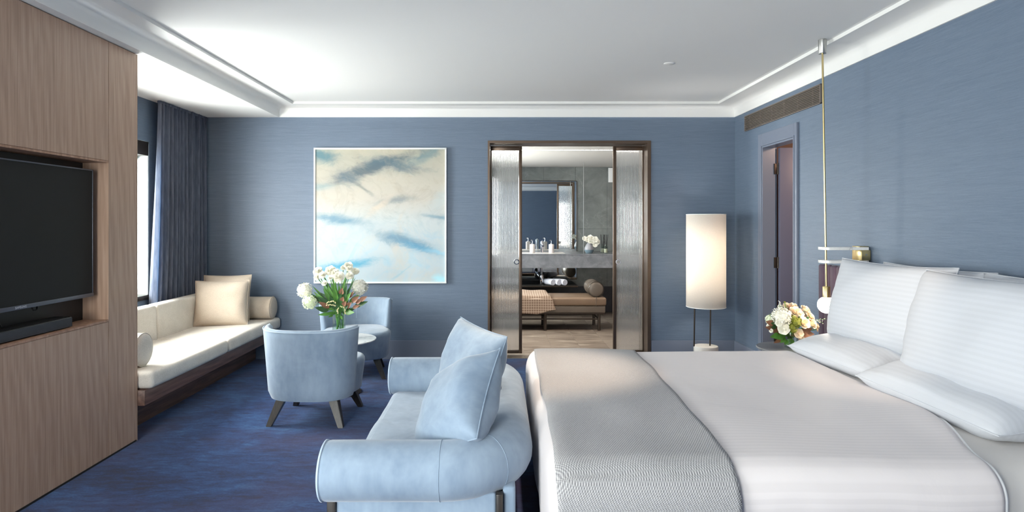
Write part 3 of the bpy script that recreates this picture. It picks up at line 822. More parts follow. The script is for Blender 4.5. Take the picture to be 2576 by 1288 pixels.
# ------------------------------------------------------------------ armchairs and table
def sup(a, b, th, n=2.7):
    c, s = math.cos(th), math.sin(th)
    return Vector((a*abs(c)**(2/n)*(1 if c >= 0 else -1), b*abs(s)**(2/n)*(1 if s >= 0 else -1), 0))
def armchair(name, label, loc, rz, group):
    root = thing(name, label, 'armchair', loc, rz, group)
    # upholstered seat drum
    b = bmn(); rings = []
    for k, z in ((.86, .185), (.90, .188), (.925, .20), (.945, .26), (.985, .36), (1.0, .395), (.995, .415), (.965, .430), (.90, .437), (.55, .442)):
        ring = []
        for i in range(56):
            p = sup(.335*k, .32*k, 2*math.pi*i/56, 3.0)
            if p.y < .05: p *= 1-.10*min(1, (.05-p.y)/.12)       # tucked inside the back shell
            ring.append(p+Vector((0, .008, z)))
        rings.append(ring)
    loft(b, rings); part('seat', b, 'velvet', root, local=True, ang=60)
    # barrel back: a thick shell round the rear
    b = bmn(); n = 40; A0, A1 = R(-168), R(-12)
    def out(u, v, inner):
        th = A0+(A1-A0)*u; z = .19 + .50*v
        fl = .93 + .10*v**1.1 - .05*max(0, 1-v*8)**2
        a, bb = .348*fl, .342*fl
        t = .062 - .010*v
        if inner: a -= t; bb -= t
        p = sup(a, bb, th, 2.8)
        p.z = z - .010*math.sin(math.pi*u)*v
        return p
    nv = 10; loops = []
    for j in range(n+1):
        u = j/n; sec = []
        for k in range(nv+1): sec.append(out(u, k/nv, False))
        po, pi = sec[-1].copy(), out(u, 1, True)
        for q in (.25, .5, .75):
            m = po.lerp(pi, q); m.z += .020*math.sin(math.pi*q); sec.append(m)
        for k in range(nv, -1, -1): sec.append(out(u, k/nv, True))
        loops.append(sec)
    # rounded ends
    def endcap(sec, d):
        outl = []
        c = [sec[i].lerp(sec[-1-i], .5) for i in range(len(sec))]
        for s, sh in ((.8, .010), (.45, .018)):
            outl.append([c[i]+(sec[i]-c[i])*s + d*sh for i in range(len(sec))])
        return outl
    d0 = (loops[0][5]-loops[1][5]).normalized(); d1 = (loops[-1][5]-loops[-2][5]).normalized()
    loops = list(reversed(endcap(loops[0], d0))) + loops + endcap(loops[-1], d1)
    loft(b, loops); bk = part('backrest', b, 'velvet', root, local=True, ang=60)
    # piping along the top outer edge and a centre seam on the inside
    part('piping', sweep(bmn(), [out(j/n, 1, False)+Vector((0, 0, .006)) for j in range(n+1)], .004, 6), 'velvet_piping', bk, local=True)
    part('seam', sweep(bmn(), [out(.5, k/8, True)+Vector((0, .001, 0)) for k in range(5, 9)], .0022, 5), 'velvet_piping', bk, local=True)
    for sx, sy in ((-1, -1), (1, -1), (-1, 1), (1, 1)):
        top, bot = Vector((.185*sx, .185*sy, .20)), Vector((.262*sx, .252*sy, 0))
        rr = []
        for p, w in ((bot, .019), (top, .034)):
            rr.append([p+Vector((w*a, w*c, 0)) for a, c in ((-1, -1), (1, -1), (1, 1), (-1, 1))])
        lb = loft(bmn(), rr)
        bmesh.ops.bevel(lb, geom=lb.edges[:], offset=.003, segments=2, affect='EDGES')
        part('leg', lb, 'chairleg', root, 'tapered smoked oak leg', local=True)
    return root
armchair('armchair', 'pale blue velvet barrel armchair seen from behind, nearest the sofa', (-1.376, 4.66, 0), R(-3), 'pair of armchairs')
armchair('armchair', 'pale blue velvet barrel armchair facing the room under the painting', (-1.385, 5.95, 0), R(192), 'pair of armchairs')
TBX, TBY = -1.37, 5.30
tb = thing('side_table', 'small round white marble table between the two armchairs', 'table', (TBX, TBY, 0))
part('table_top', lz([(0, .440), (.27, .440), (.302, .448), (.308, .455), (.306, .460), (0, .460)], (TBX, TBY, 0), 56), 'marble', tb)
part('pedestal', lz([(0, .012), (.028, .012), (.022, .05), (.022, .40), (.05, .44), (0, .44)], (TBX, TBY, 0), 24), 'bronze_dark', tb)
part('base', lz([(0, 0), (.18, 0), (.182, .008), (.17, .014), (0, .016)], (TBX, TBY, 0), 40), 'bronze_dark', tb)

# ------------------------------------------------------------------ flowers
def floret_ball(r, n=70, ps=.2, seed=1, flat=1.0):
    rnd = random.Random(seed); b = bmn(); ga = math.pi*(3-math.sqrt(5))
    bmesh.ops.create_icosphere(b, subdivisions=2, radius=r*.80)
    for i in range(n):
        z = 1-2*(i+.5)/n; q = math.sqrt(1-z*z); th = ga*i
        d = Vector((q*math.cos(th), q*math.sin(th), z)); d = (d+Vector([rnd.uniform(-.16, .16) for _ in range(3)])).normalized()
        m = axis_mat(d*r*(.82+.26*rnd.random()), d + Vector([rnd.uniform(-.3, .3) for _ in range(3)])) @ Matrix.Rotation(rnd.random()*6.28, 4, 'Z')
        s = r*ps*rnd.uniform(.85, 1.25)
        c = b.verts.new(m @ Vector((0, 0, -.15*s)))
        for k in range(4):
            a = k*math.pi/2
            f = [c] + [b.verts.new(m @ Vector((s*rr*math.cos(a+da), s*rr*math.sin(a+da), h*s))) for rr, da, h in ((.75, -.55, .12), (1.15, 0, .28), (.75, .55, .12))]
            b.faces.new(f)
    if flat != 1: bmesh.ops.scale(b, vec=(1, 1, flat), verts=b.verts[:])
    return b
def ruffled(r, layers=5, seed=1):
    """open carnation or lisianthus: layered wavy cups"""
    rnd = random.Random(seed); b = bmn()
    for L in range(layers):
        k = 1-L/layers*.72; tilt = .15+.95*L/layers; ph = rnd.random()*6; n = 26
        rows = []
        for t in (0.0, .35, .7, 1.0):
            row = []
            for i in range(n):
                a = 2*math.pi*i/n; w = .13*t*math.sin(a*6+ph+L)+.06*t*math.sin(a*11+ph)
                rad = r*k*(t*math.cos(tilt*t)+.02)*(1+.35*w)
                row.append(b.verts.new((rad*math.cos(a), rad*math.sin(a), r*(k*math.sin(tilt*t)*t*.9 + w*.45 - .25 + .05*L))))
            rows.append(row)
        for p, q in zip(rows, rows[1:]):
            for i in range(n): b.faces.new((p[i], p[(i+1) % n], q[(i+1) % n], q[i]))
    return b
def rose(r, seed=1):
    rnd = random.Random(seed); b = bmn()
    spec = [(.22, .62, 3), (.42, .66, 4), (.68, .58, 5), (.98, .40, 6)]
    for L, (rad, hgt, np_) in enumerate(spec):
        for p in range(np_):
            a0 = 2*math.pi*(p/np_)+L*.7+rnd.random()*.3; span = 2*math.pi/np_*1.45
            def fn(u, v):
                a = a0+span*(u-.5); edge = 1-abs(2*u-1)**2.5*.35
                vv = v*edge
                rr = r*rad*(.35+.65*vv**.8) + r*.10*(L/3)*max(0, vv-.75)*4
                return Vector((rr*math.cos(a), rr*math.sin(a), r*(hgt*vv*1.5 - .45 - .12*max(0, vv-.8)*L)))
            grid(b, fn, 6, 4)
    return b
def leaf(L, w, fold=.25, curl=.3):
    b = bmn(); n = 6; rows = []
    for i in range(n+1):
        t = i/n; ww = w*math.sin(math.pi*t**.8)*.5+.0003; z = -curl*L*t*t
        y = L*t
        rows.append([b.verts.new((-ww, y, z+fold*ww)), b.verts.new((0, y, z)), b.verts.new((ww, y, z+fold*ww))])
    for p, q in zip(rows, rows[1:]):
        for k in range(2): b.faces.new((p[k], p[k+1], q[k+1], q[k]))
    return b
def put(b, m): bmesh.ops.transform(b, matrix=m, verts=b.verts[:]); return b
def leafdir(p, d, up=(0, 0, 1)):
    y = Vector(d).normalized(); u = Vector(up); x = y.cross(u)
    if x.length < .05: x = Vector((1, 0, 0))
    return frame(p, x, y)
def stem_curve(p0, p1, bow):
    p0, p1 = Vector(p0), Vector(p1); out = []
    for i in range(7):
        t = i/6; p = p0.lerp(p1, t); p += Vector((bow.x, bow.y, bow.z))*math.sin(math.pi*t); out.append(p)
    return out

def bouquet_tall():
    vx, vy, vz = TBX-.008, TBY, .461
    vs = thing('glass_vase', 'clear glass cylinder vase of water on the round marble table', 'vase', (vx, vy, vz))
    H = .208; r = .055
    part('glass_wall', lz([(0, .0), (r, .0), (r, H), (r-.003, H), (r-.003, .008), (0, .008)], (vx, vy, vz), 36), 'vaseglass', vs)
    part('water', lz([(0, .009), (r-.004, .009), (r-.004, .13), (0, .13)], (vx, vy, vz), 36), 'vaseglass', vs)
    bq = thing('bouquet', 'loose bouquet of white hydrangeas and greenery in a tall clear vase', 'bouquet', (vx, vy, vz+.02))
    neck = Vector((vx, vy, vz+H)); rnd = random.Random(11)
    S = FPX/vy
    def W(zx, zy, dy): return P(720+zx/5.853, 640+zy/5.853, vy+dy)
    def stem(p, i):
        a = rnd.random()*6.28
        foot = Vector((vx+.035*math.cos(a), vy+.035*math.sin(a), vz+.022)); nk = neck + Vector((rnd.uniform(-.03, .03), rnd.uniform(-.03, .03), 0))
        mid = nk.lerp(p, .5) + Vector((0, 0, .03))
        pts = [foot, foot.lerp(nk, .5), nk, nk.lerp(mid, .5), mid, mid.lerp(p, .5)-Vector((0, 0, .005)), p]
        part('stem', tube(pts, .0035, 6), 'stem', bq)
    blooms = [(275, 530, 105, 'h', .0), (345, 700, 98, 'hg', -.05), (1085, 480, 112, 'h', .02), (460, 245, 68, 'c', .05), (450, 330, 48, 'c', .03), (530, 300, 52, 'c', -.03),
              (645, 232, 74, 'c', .0), (770, 325, 80, 'c', -.06), (715, 265, 60, 'c', -.02), (845, 190, 42, 'c', .06), (915, 165, 58, 'r', .0), (935, 205, 48, 'c', -.02), (1020, 245, 52, 'c', .04), (935, 310, 56, 'c', -.05), (650, 345, 34, 'r', -.06), (560, 420, 40, 'c', -.04)]
    for i, (zx, zy, rr, k, dy) in enumerate(blooms):
        p = W(zx, zy, dy); r_ = rr/5.853/S
        up = (p-neck).normalized()*.45 + Vector((0, -.85, .15))
        if k[0] == 'h': bm = floret_ball(r_, 90, .23, i+1); nm, mt = 'hydrangea_bloom', ('petal' if k == 'h' else 'petal_green')
        elif k == 'c': bm = ruffled(r_*1.12, 8, i); nm, mt = 'lisianthus_bloom', 'petal'
        else: bm = rose(r_*1.1, i); nm, mt = 'rose_bloom', 'petal'
        part(nm, put(bm, axis_mat(p, up)), mt, bq, ang=50)
        stem(p, i)
    # leaves: tip position in the zoom, length and width in metres, kind
    lv = [(385, 600, .13, .055, 'leaf_dark'), (500, 560, .13, .05, 'leaf_dark'), (430, 780, .12, .05, 'leaf_dark'), (470, 885, .12, .03, 'leaf'), (560, 640, .10, .05, 'leaf'), (400, 545, .15, .028, 'leaf'),
          (380, 460, .2, .02, 'leaf'), (610, 470, .17, .04, 'leaf'), (700, 480, .18, .045, 'leaf'), (650, 400, .2, .03, 'leaf'), (560, 330, .2, .025, 'leaf_dark'), (760, 560, .12, .05, 'leaf_dark'), (880, 470, .16, .055, 'leaf_dark'),
          (900, 540, .13, .05, 'leaf_dark'), (830, 430, .17, .025, 'leaf_brown'), (1000, 800, .12, .05, 'leaf_dark'), (990, 850, .1, .045, 'leaf'), (620, 920, .05, .02, 'leaf'), (820, 950, .06, .022, 'leaf'), (735, 930, .06, .02, 'leaf'),
          (1080, 580, .13, .045, 'leaf'), (1190, 690, .14, .045, 'leaf_dark'), (660, 640, .12, .05, 'leaf'), (480, 660, .13, .05, 'leaf'), (600, 860, .09, .03, 'leaf'), (780, 690, .09, .04, 'leaf'), (480, 700, .11, .04, 'leaf_brown'), (520, 400, .18, .02, 'leaf'), (860, 330, .17, .02, 'leaf'), (960, 430, .18, .025, 'leaf'), (720, 420, .2, .022, 'leaf'), (1000, 350, .2, .02, 'leaf_dark'),
          (600, 540, .14, .05, 'leaf'), (690, 560, .14, .05, 'leaf'), (640, 620, .12, .05, 'leaf_dark'), (740, 640, .11, .05, 'leaf'), (800, 590, .13, .045, 'leaf_dark'), (860, 620, .12, .05, 'leaf'), (920, 640, .12, .05, 'leaf_dark'),
          (560, 720, .10, .05, 'leaf'), (690, 720, .08, .05, 'leaf_dark'), (820, 740, .08, .045, 'leaf'), (900, 760, .09, .05, 'leaf_dark'), (470, 620, .15, .05, 'leaf_dark'), (580, 430, .18, .03, 'leaf'), (780, 460, .17, .04, 'leaf'), (540, 500, .16, .035, 'leaf'), (680, 350, .2, .025, 'leaf'), (940, 560, .14, .04, 'leaf')]
    for i, (zx, zy, L, w, mt) in enumerate(lv):
        tip = W(zx, zy, rnd.uniform(-.12, .02)); d = (tip-(neck+Vector((0, 0, .01)))); d2 = d.normalized()
        base = tip-d2*L
        part('leaf', put(leaf(L, w, .3, .12), leafdir(base, d2, (0, -1, .35))), mt, bq, ang=180)
        if i % 3 == 0: part('stem', tube([neck+Vector((0, 0, -.05)), neck.lerp(base, .5), base], .0025, 5), 'stem', bq)
    for zx, zy, L, w in ((820, 520, .06, .045), (835, 650, .045, .04), (870, 715, .055, .04), (985, 570, .07, .03), (1060, 640, .085, .045), (1180, 640, .08, .04), (1070, 770, .07, .03), (950, 730, .08, .05), (1110, 680, .07, .04)):
        tip = W(zx, zy-20, -.09); d = (tip-neck).normalized()
        part('leaf', put(leaf(L, w, .5, .2), leafdir(tip-d*L, d, (0, -1, .2))), 'leaf_brown', bq, 'bronze backed leaf', ang=180)
    for pts in ([(600, 720), (650, 690), (700, 690), (735, 715)], [(600, 750), (650, 740), (700, 755), (735, 765)], [(765, 790), (755, 830), (765, 870)], [(800, 770), (850, 780), (870, 830), (875, 890)]):
        b = bmn()
        for (a, c), (d, e) in zip(pts, pts[1:]):
            for k in range(5):
                t = k/5; q = W(a+(d-a)*t, c+(e-c)*t, -.13) + Vector([rnd.uniform(-.004, .004) for _ in range(3)])
                bmesh.ops.create_icosphere(b, subdivisions=1, radius=.0052, matrix=Matrix.Translation(q))
        part('berry_spray', b, 'berry', bq)
bouquet_tall()

# ------------------------------------------------------------------ sofa at the foot of the bed
SYN, SYF, SXL, SXB, SZ, SR = 2.44, 3.95, -.585, .030, .48, .115
sofa = thing('sofa', 'pale blue velvet two seat sofa with a rolled tube back at the bed foot', 'sofa', (-.3, 3.2, 0))
cr = .26
def upath():
    pts = []
    for i in range(9): pts.append((SXL+(SXB-cr-SXL)*i/8, SYN))
    for i in range(1, 10): a = -math.pi/2 + math.pi/2*i/10; pts.append((SXB-cr+cr*math.cos(a), SYN+cr+cr*math.sin(a)))
    for i in range(11): pts.append((SXB, SYN+cr+(SYF-SYN-2*cr)*i/10))
    for i in range(1, 10): a = math.pi/2*i/10; pts.append((SXB-cr+cr*math.cos(a), SYF-cr+cr*math.sin(a)))
    for i in range(9): pts.append((SXB-cr+(SXL-SXB+cr)*i/8, SYF))
    return [Vector((x, y, SZ)) for x, y in pts]
up = upath()
e0 = [(SXL-.112, .90), (SXL-.105, .96), (SXL-.085, .995)]
pts = [Vector((x, SYN, SZ)) for x, k in e0] + up + [Vector((x, SYF, SZ)) for x, k in reversed(e0)]
rad = [SR*k for x, k in e0] + [SR]*len(up) + [SR*k for x, k in reversed(e0)]
rbk = part('rolled_back', sweep(bmn(), pts, rad, 36), 'velvet', sofa, 'continuous rolled arms and back', ang=50)
for yy in (SYN, SYF):
    part('piping', sweep(bmn(), [Vector((SXL-.104, yy+SR*.975*math.cos(a), SZ+SR*.975*math.sin(a))) for a in [2*math.pi*i/40 for i in range(40)]], .005, 6, closed=True), 'velvet_piping', rbk)
for p, t in ((up[8], Vector((1, 0, 0))), (up[13], Vector((.707, .707, 0))), (up[32], Vector((-.707, .707, 0))), (up[38], Vector((-1, 0, 0)))):
    s = Vector((0, 0, 1)).cross(t)
    part('seam', sweep(bmn(), [p + s*(SR+.0004)*math.cos(a)+Vector((0, 0, 1))*(SR+.0004)*math.sin(a) for a in [2*math.pi*i/40 for i in range(40)]], .0014, 5, closed=True), 'velvet', rbk)
part('seat_cushion', rbox(bmn(), (-.675, SYN+.06, .255), (.0, SYF-.06, .400), .05, (8, 14, 3), 5, lambda p: p+Vector((0, 0, .010*noise.noise(p*2.6)+.006*noise.noise(p*6)))), 'velvet', sofa, ang=70)
part('base', rbox(bmn(), (-.640, SYN-.03, .10), (-.012, SYF+.03, .40), .012, (4, 6, 3), 3), 'velvet', sofa, ang=50)
part('back_panel', rbox(bmn(), (.014, SYN-.015, .10), (.064, SYF+.015, .42), .015, (1, 6, 3), 3), 'velvet', sofa, ang=50)
for x0, x1 in ((-.672, -.638), (-.012, .014)):
    for y0 in (SYN-.04, SYF): part('leg', bx((x0, y0, 0), (x1, y0+.04, .40), .003), 'chairleg', sofa, 'dark oak corner post')
part('base_rail', bx((-.640, SYN, .05), (-.012, SYF, .10)), 'chairleg', sofa, smooth=False)
cushion('scatter_cushion', 'large pale blue velvet cushion at the far end of the sofa', 'cushion', frame((-.159, 3.34, .655), (.547, -.832, -.085), (.27, .08, .96)), .48, .50, .21, 'velvet', 'velvet', .0032, 'sofa cushions', seed=2, wr=.012, full=.5)
cushion('scatter_cushion', 'plump pale blue velvet cushion leaning by the near arm of the sofa', 'cushion', frame((-.178, 2.700, .655), (.28, -.26, .215), (.246, .70, .66)), .43, .45, .25, 'velvet', 'velvet', .0032, 'sofa cushions', seed=5, wr=.010, full=.6, ear=.08)

# ------------------------------------------------------------------ bed
BF, BHX, BN, BR_, BT = .172, 1.93, 2.055, 4.075, .640
bed = thing('bed', 'king size bed with white mattress and fitted sheet against the right wall', 'bed', (1.3, 3.06, 0))
part('bed_base', bx((.30, BN+.10, .06), (2.43, BR_-.10, .14), .01), 'chairleg', bed)
for sx in (.4, 2.3):
    for sy in (BN+.18, BR_-.18): part('leg', tube([(sx, sy, 0), (sx, sy, .07)], .03, 14), 'chairleg', bed)
part('mattress', rbox(bmn(), (.26, BN+.06, .13), (2.44, BR_-.06, .606), (.07, .12, .12), (20, 18, 4), 4, lambda p: p+Vector((0, 0, .006*noise.noise(p*2)))), 'sheet', bed, ang=70)

def edge_shift(y): 
    t = min(1, max(0, (2.75-y)/.66)); t = t*t*(3-2*t); return .205*t
DR, DX_ = .12, .075
def duvet_fn(p):
    k = max(0, (p.x-BF)/(BHX-BF)); q = p.copy()
    q.x -= edge_shift(p.y)*k**3
    nz = noise.noise(Vector((p.x*1.7, p.y*1.7, p.z*2)))*.012 + noise.noise(Vector((p.x*4, p.y*4, p.z*4)))*.004
    if p.z > BT-DR: q.z += nz*.9 - .006*((p.y-3.06)/1.0)**2
    if p.y < BN+DR: q.y += nz*.9
    if p.x < BF+DR: q.x += noise.noise(Vector((1, p.y*5, p.z*1.5)))*.010
    return q
dv = thing('duvet', 'white sateen striped duvet spread over the bed', 'duvet', (1.05, 3.06, .14))
dcv = part('cover', rbox(bmn(), (BF, BN, .14), (BHX, BR_, BT), (DX_, DR, DR), (40, 44, 12), 7, duvet_fn), 'duvet', dv, ang=80)
# the hem of the duvet at the head end
hem = []
hx, c5, s5 = BHX-DX_*.357, .766, .643
def hp(y, z): return duvet_fn(Vector((hx, y, z)))
for i in range(70):
    yy = BR_-DR - (BR_-BN-2*DR)*i/69
    hem.append(hp(yy, BT-DR*.234)+Vector((.003, 0, .004)))
for i in range(1, 11):
    a = math.pi/2*i/10
    hem.append(hp(BN+DR-DR*c5*math.sin(a), BT-DR+DR*c5*math.cos(a))+Vector((.003, -.004*math.sin(a), .004*math.cos(a))))
for i in range(1, 8): hem.append(hp(BN+DR*(1-c5), BT-DR-(BT-DR-.16)*i/7)+Vector((.003, -.004, 0)))
part('hem', tube(hem, .0055, 8), 'pipe_white', dcv)

# throw over the foot of the bed
def throw_fn(u, v):
    h = .020; r = DR+h; zt = BT+.008
    ln, lt, lf = zt-r-.16, (BR_-BN-2*DR), .34
    arc = math.pi/2*r; tot = ln+arc+lt+arc+lf; s = v*tot
    if s < ln: y, z = BN-h, .16+s
    elif s < ln+arc: a = (s-ln)/r; y, z = BN+DR-r*math.cos(a), zt-r+r*math.sin(a)
    elif s < ln+arc+lt: y, z = BN+DR+(s-ln-arc), zt
    elif s < ln+2*arc+lt: a = (s-ln-arc-lt)/r; y, z = BR_-DR+r*math.sin(a), zt-r+r*math.cos(a)
    else: y, z = BR_+h, zt-r-(s-ln-2*arc-lt)
    f = (y-BN)/(BR_-BN)
    xl = .196+.03*f+.008*noise.noise(Vector((v*9, 0, 0))); xr = .800+.075*f+.012*noise.noise(Vector((v*7, 5, 0)))
    x = xl+(xr-xl)*u
    nz = noise.noise(Vector((x*1.7, y*1.7, BT*2)))*.012
    if z > BT-.03: z += nz*.9+.010*noise.noise(Vector((x*5, y*3, 2)))*.6 - .006*((y-3.06))**2
    if x < .27: 
        k = (.27-x)/.085
        if z > BT-.09: z -= .020*k*k
    return Vector((x, y, z))
tr = single('bed_throw', grid(bmn(), throw_fn, 36, 150), 'knit', 'grey knitted throw laid across the foot of the bed', 'throw', ang=180)
solidify(tr, .008, 0)

# pillows
PL = [('far', 3.555, 2.165, 3), ('near', 2.675, 2.10, 8)]
cushion('bed_pillow', 'large white striped pillow upright on the far side of the bed', 'pillow', frame((2.225, 3.555, .975), (.10, -.99, 0), (.20, 0, .98)), .90, .52, .24, 'pillow_stripe', 'pillow_stripe', .003, 'upright bed pillows', seed=1, ear=.07, wr=.014, full=.46)
cushion('bed_pillow', 'large white striped pillow upright on the near side of the bed', 'pillow', frame((2.125, 2.665, .960), (.06, -.99, .0), (.26, 0, .965)), .92, .54, .26, 'pillow_stripe', 'pillow_stripe', .003, 'upright bed pillows', seed=4, ear=.06, wr=.014, full=.46)
cushion('bed_pillow', 'white pillow standing behind the far upright pillow against the headboard', 'pillow', frame((2.385, 3.42, .965), (.02, -.99, 0), (.10, 0, .99)), .86, .50, .15, 'pillow_stripe', 'pillow_stripe', .003, 'back row bed pillows', seed=11, ear=.05, wr=.016)
cushion('bed_pillow', 'white pillow with crumpled top behind the near upright pillow', 'pillow', frame((2.365, 2.60, .965), (.02, -.99, 0), (.10, 0, .99)), .86, .50, .15, 'pillow_stripe', 'pillow_stripe', .003, 'back row bed pillows', seed=14, ear=.05, wr=.020)
cushion('bed_pillow', 'white pillow lying flat at the far side below the upright ones', 'pillow', frame((2.155, 3.62, .685), (.06, -.99, .0), (.99, .06, .09)), .80, .52, .19, 'pillow_stripe', 'pillow_stripe', .003, 'flat bed pillows', seed=21, ear=.03, wr=.014, full=.46)
cushion('bed_pillow', 'white pillow lying flat at the near side with tucked corner', 'pillow', frame((2.135, 2.76, .690), (.05, -.99, -.02), (.99, .05, .09)), .86, .56, .20, 'pillow_stripe', 'pillow_stripe', .003, 'flat bed pillows', seed=24, ear=.03, wr=.016, full=.46)

# headboard with upright channels
hb = thing('headboard', 'plum velvet headboard with narrow upright channels behind the bed', 'headboard', (2.49, 3.06, 0))
part('board', bx((2.478, 1.40, .1), (2.521, 4.73, 1.140), .004), 'plum', hb)
cw = .0833; ny = int((4.73-1.40)/cw)
base = None
for i in range(ny):
    y0 = 4.728-cw*(i+1)
    if base is None:
        base = part('channel', rbox(bmn(), (2.440, y0+.002, .12), (2.482, y0+cw-.002, 1.146), .02, (1, 1, 1), 4), 'plum', hb, ang=70)
    else:
        c = dup(base, hb, (0, -cw*i, 0))

# ------------------------------------------------------------------ bedside: table, bouquet, pendant, wall arm
NX, NY = 2.115, 4.50
nt = thing('bedside_table', 'round grey topped bedside table in the corner by the bed', 'table', (NX, NY, 0))
part('table_top', lz([(0, .530), (.205, .530), (.222, .537), (.224, .545), (.22, .550), (0, .550)], (NX, NY, 0), 48), 'stone_light', nt)
part('pedestal', lz([(0, .0), (.15, .0), (.152, .012), (.06, .03), (.03, .06), (.028, .46), (.06, .53), (0, .53)], (NX, NY, 0), 32), 'bronze_dark', nt)

def bouquet_low():
    vx, vy, vz = NX+.012, NY, .551
    vs = thing('glass_vase', 'small clear glass vase on the bedside table', 'vase', (vx, vy, vz))
    part('glass_wall', lz([(0, 0), (.048, 0), (.052, .05), (.045, .11), (.042, .11), (.048, .05), (.045, .006), (0, .006)], (vx, vy, vz), 32), 'vaseglass', vs)
    bq = thing('bouquet', 'dense round posy of white hydrangea and cream roses by the bed', 'bouquet', (vx, vy, vz+.01))
    neck = Vector((vx, vy, vz+.10)); rnd = random.Random(5); S = FPX/vy
    def W(zx, zy, dy): return P(1900+zx/8.586, 740+zy/8.586, vy+dy)
    bl = [(570, 490, 195, 'h', 'petal', -.10), (330, 545, 105, 'h', 'petal_green', -.02), (870, 375, 120, 'r', 'petal_cream', -.09), (820, 245, 95, 'c', 'petal_cream', -.02), (1060, 620, 122, 'r', 'petal_cream', -.12),
          (1235, 630, 115, 'r', 'petal_cream', -.07), (1205, 475, 110, 'c', 'petal_cream', -.04), (1085, 325, 105, 'r', 'petal_cream', -.01), (615, 750, 110, 'c', 'petal', -.13), (950, 850, 95, 'c', 'petal_cream', -.12),
          (1000, 965, 70, 'r', 'petal_cream', -.10), (690, 235, 85, 'c', 'petal_cream', .0), (1350, 690, 70, 'c', 'petal_cream', -.02), (1340, 760, 50, 'c', 'petal_cream', -.03), (985, 420, 70, 'c', 'petal_cream', -.12), (510, 620, 70, 'c', 'petal', -.14), (540, 260, 55, 'c', 'petal', .02), (340, 790, 40, 'c', 'petal', -.08), (280, 680, 40, 'c', 'petal', -.06), (1140, 940, 50, 'c', 'petal_cream', -.06),
          (700, 480, 120, 'h', 'petal', .06), (1000, 450, 130, 'h', 'petal_cream', .08)]
    for i, (zx, zy, rr, k, mt, dy) in enumerate(bl):
        p = W(zx, zy, dy); r_ = rr/8.586/S; up = (p-neck).normalized()+Vector((0, -.55, .1))
        bm = floret_ball(r_, 90, .24, i+40) if k == 'h' else ruffled(r_*1.1, 6, i+3) if k == 'c' else rose(r_*1.05, i)
        part({'h': 'hydrangea_bloom', 'c': 'lisianthus_bloom', 'r': 'rose_bloom'}[k], put(bm, axis_mat(p, up)), mt, bq, ang=50)
        f = Vector((vx+rnd.uniform(-.028, .028), vy+rnd.uniform(-.028, .028), vz+.012))
        part('stem', tube([f, f.lerp(neck, .6), neck.lerp(p, .4), p], .003, 5), 'stem', bq)
    for zx, zy, rr in ((880, 620, 95), (830, 520, 60), (800, 720, 75), (950, 560, 50), (830, 780, 60)):
        part('greenery_tuft', put(floret_ball(rr/8.586/S, 46, .3, zx), Matrix.Translation(W(zx, zy, -.13))), 'greenpuff', bq)
    lv = [(300, 640, .08, .05, 'leaf_dark'), (250, 590, .07, .045, 'leaf_brown'), (250, 710, .12, .05, 'leaf_brown'), (380, 800, .10, .05, 'leaf_brown'), (350, 920, .09, .045, 'leaf'), (420, 1050, .08, .03, 'leaf_brown'),
          (560, 1040, .07, .035, 'leaf'), (520, 900, .08, .04, 'leaf'), (640, 880, .08, .045, 'leaf'), (640, 1080, .05, .03, 'leaf'), (720, 950, .07, .04, 'leaf_dark'), (800, 1080, .05, .03, 'leaf'), (1280, 860, .1, .06, 'leaf_brown'), (1180, 900, .1, .055, 'leaf_brown'), (1100, 930, .09, .05, 'leaf_brown'),
          (1160, 500, .09, .05, 'leaf_dark'), (760, 230, .1, .05, 'leaf_brown'), (330, 430, .08, .04, 'leaf_dark'), (430, 500, .05, .03, 'leaf'), (920, 900, .06, .04, 'leaf_brown'), (1010, 330, .06, .04, 'leaf_brown'), (900, 480, .05, .04, 'leaf_brown'), (560, 830, .08, .05, 'leaf'), (700, 830, .07, .04, 'leaf'), (480, 960, .07, .04, 'leaf'), (1240, 740, .08, .05, 'leaf_brown')]
    for zx, zy, L, w, mt in lv:
        tip = W(zx, zy, rnd.uniform(-.11, -.05)); d = (tip-neck).normalized()
        part('leaf', put(leaf(L, w, .35, .15), leafdir(tip-d*L, d, (0, -1, .3))), mt, bq, ang=180)
    p = W(635, 170, -.02); part('bud', put(rose(.010, 3), axis_mat(p, (0, 0, 1))), 'greenpuff', bq, 'yellow green bud'); part('stem', tube([neck, neck.lerp(p, .5), p], .0025, 5), 'stem', bq)
    for sp in (((1300, 560), (1400, 540), (1530, 540)), ((1300, 600), (1400, 590), (1470, 630)), ((520, 240), (530, 190), (515, 150))):
        b = bmn()
        for (a, c), (d, e) in zip(sp, sp[1:]):
            for k in range(6):
                q = W(a+(d-a)*k/6+rnd.uniform(-22, 22), c+(e-c)*k/6+rnd.uniform(-22, 22), -.02)
                bmesh.ops.create_icosphere(b, subdivisions=1, radius=.0028, matrix=Matrix.Translation(q))
        part('flower_spray', b, 'petal', bq)
        part('stem', tube([neck.lerp(W(*sp[0], -.02), .7)]+[W(a, c, -.02) for a, c in sp], .0012, 5), 'stem', bq)
bouquet_low()

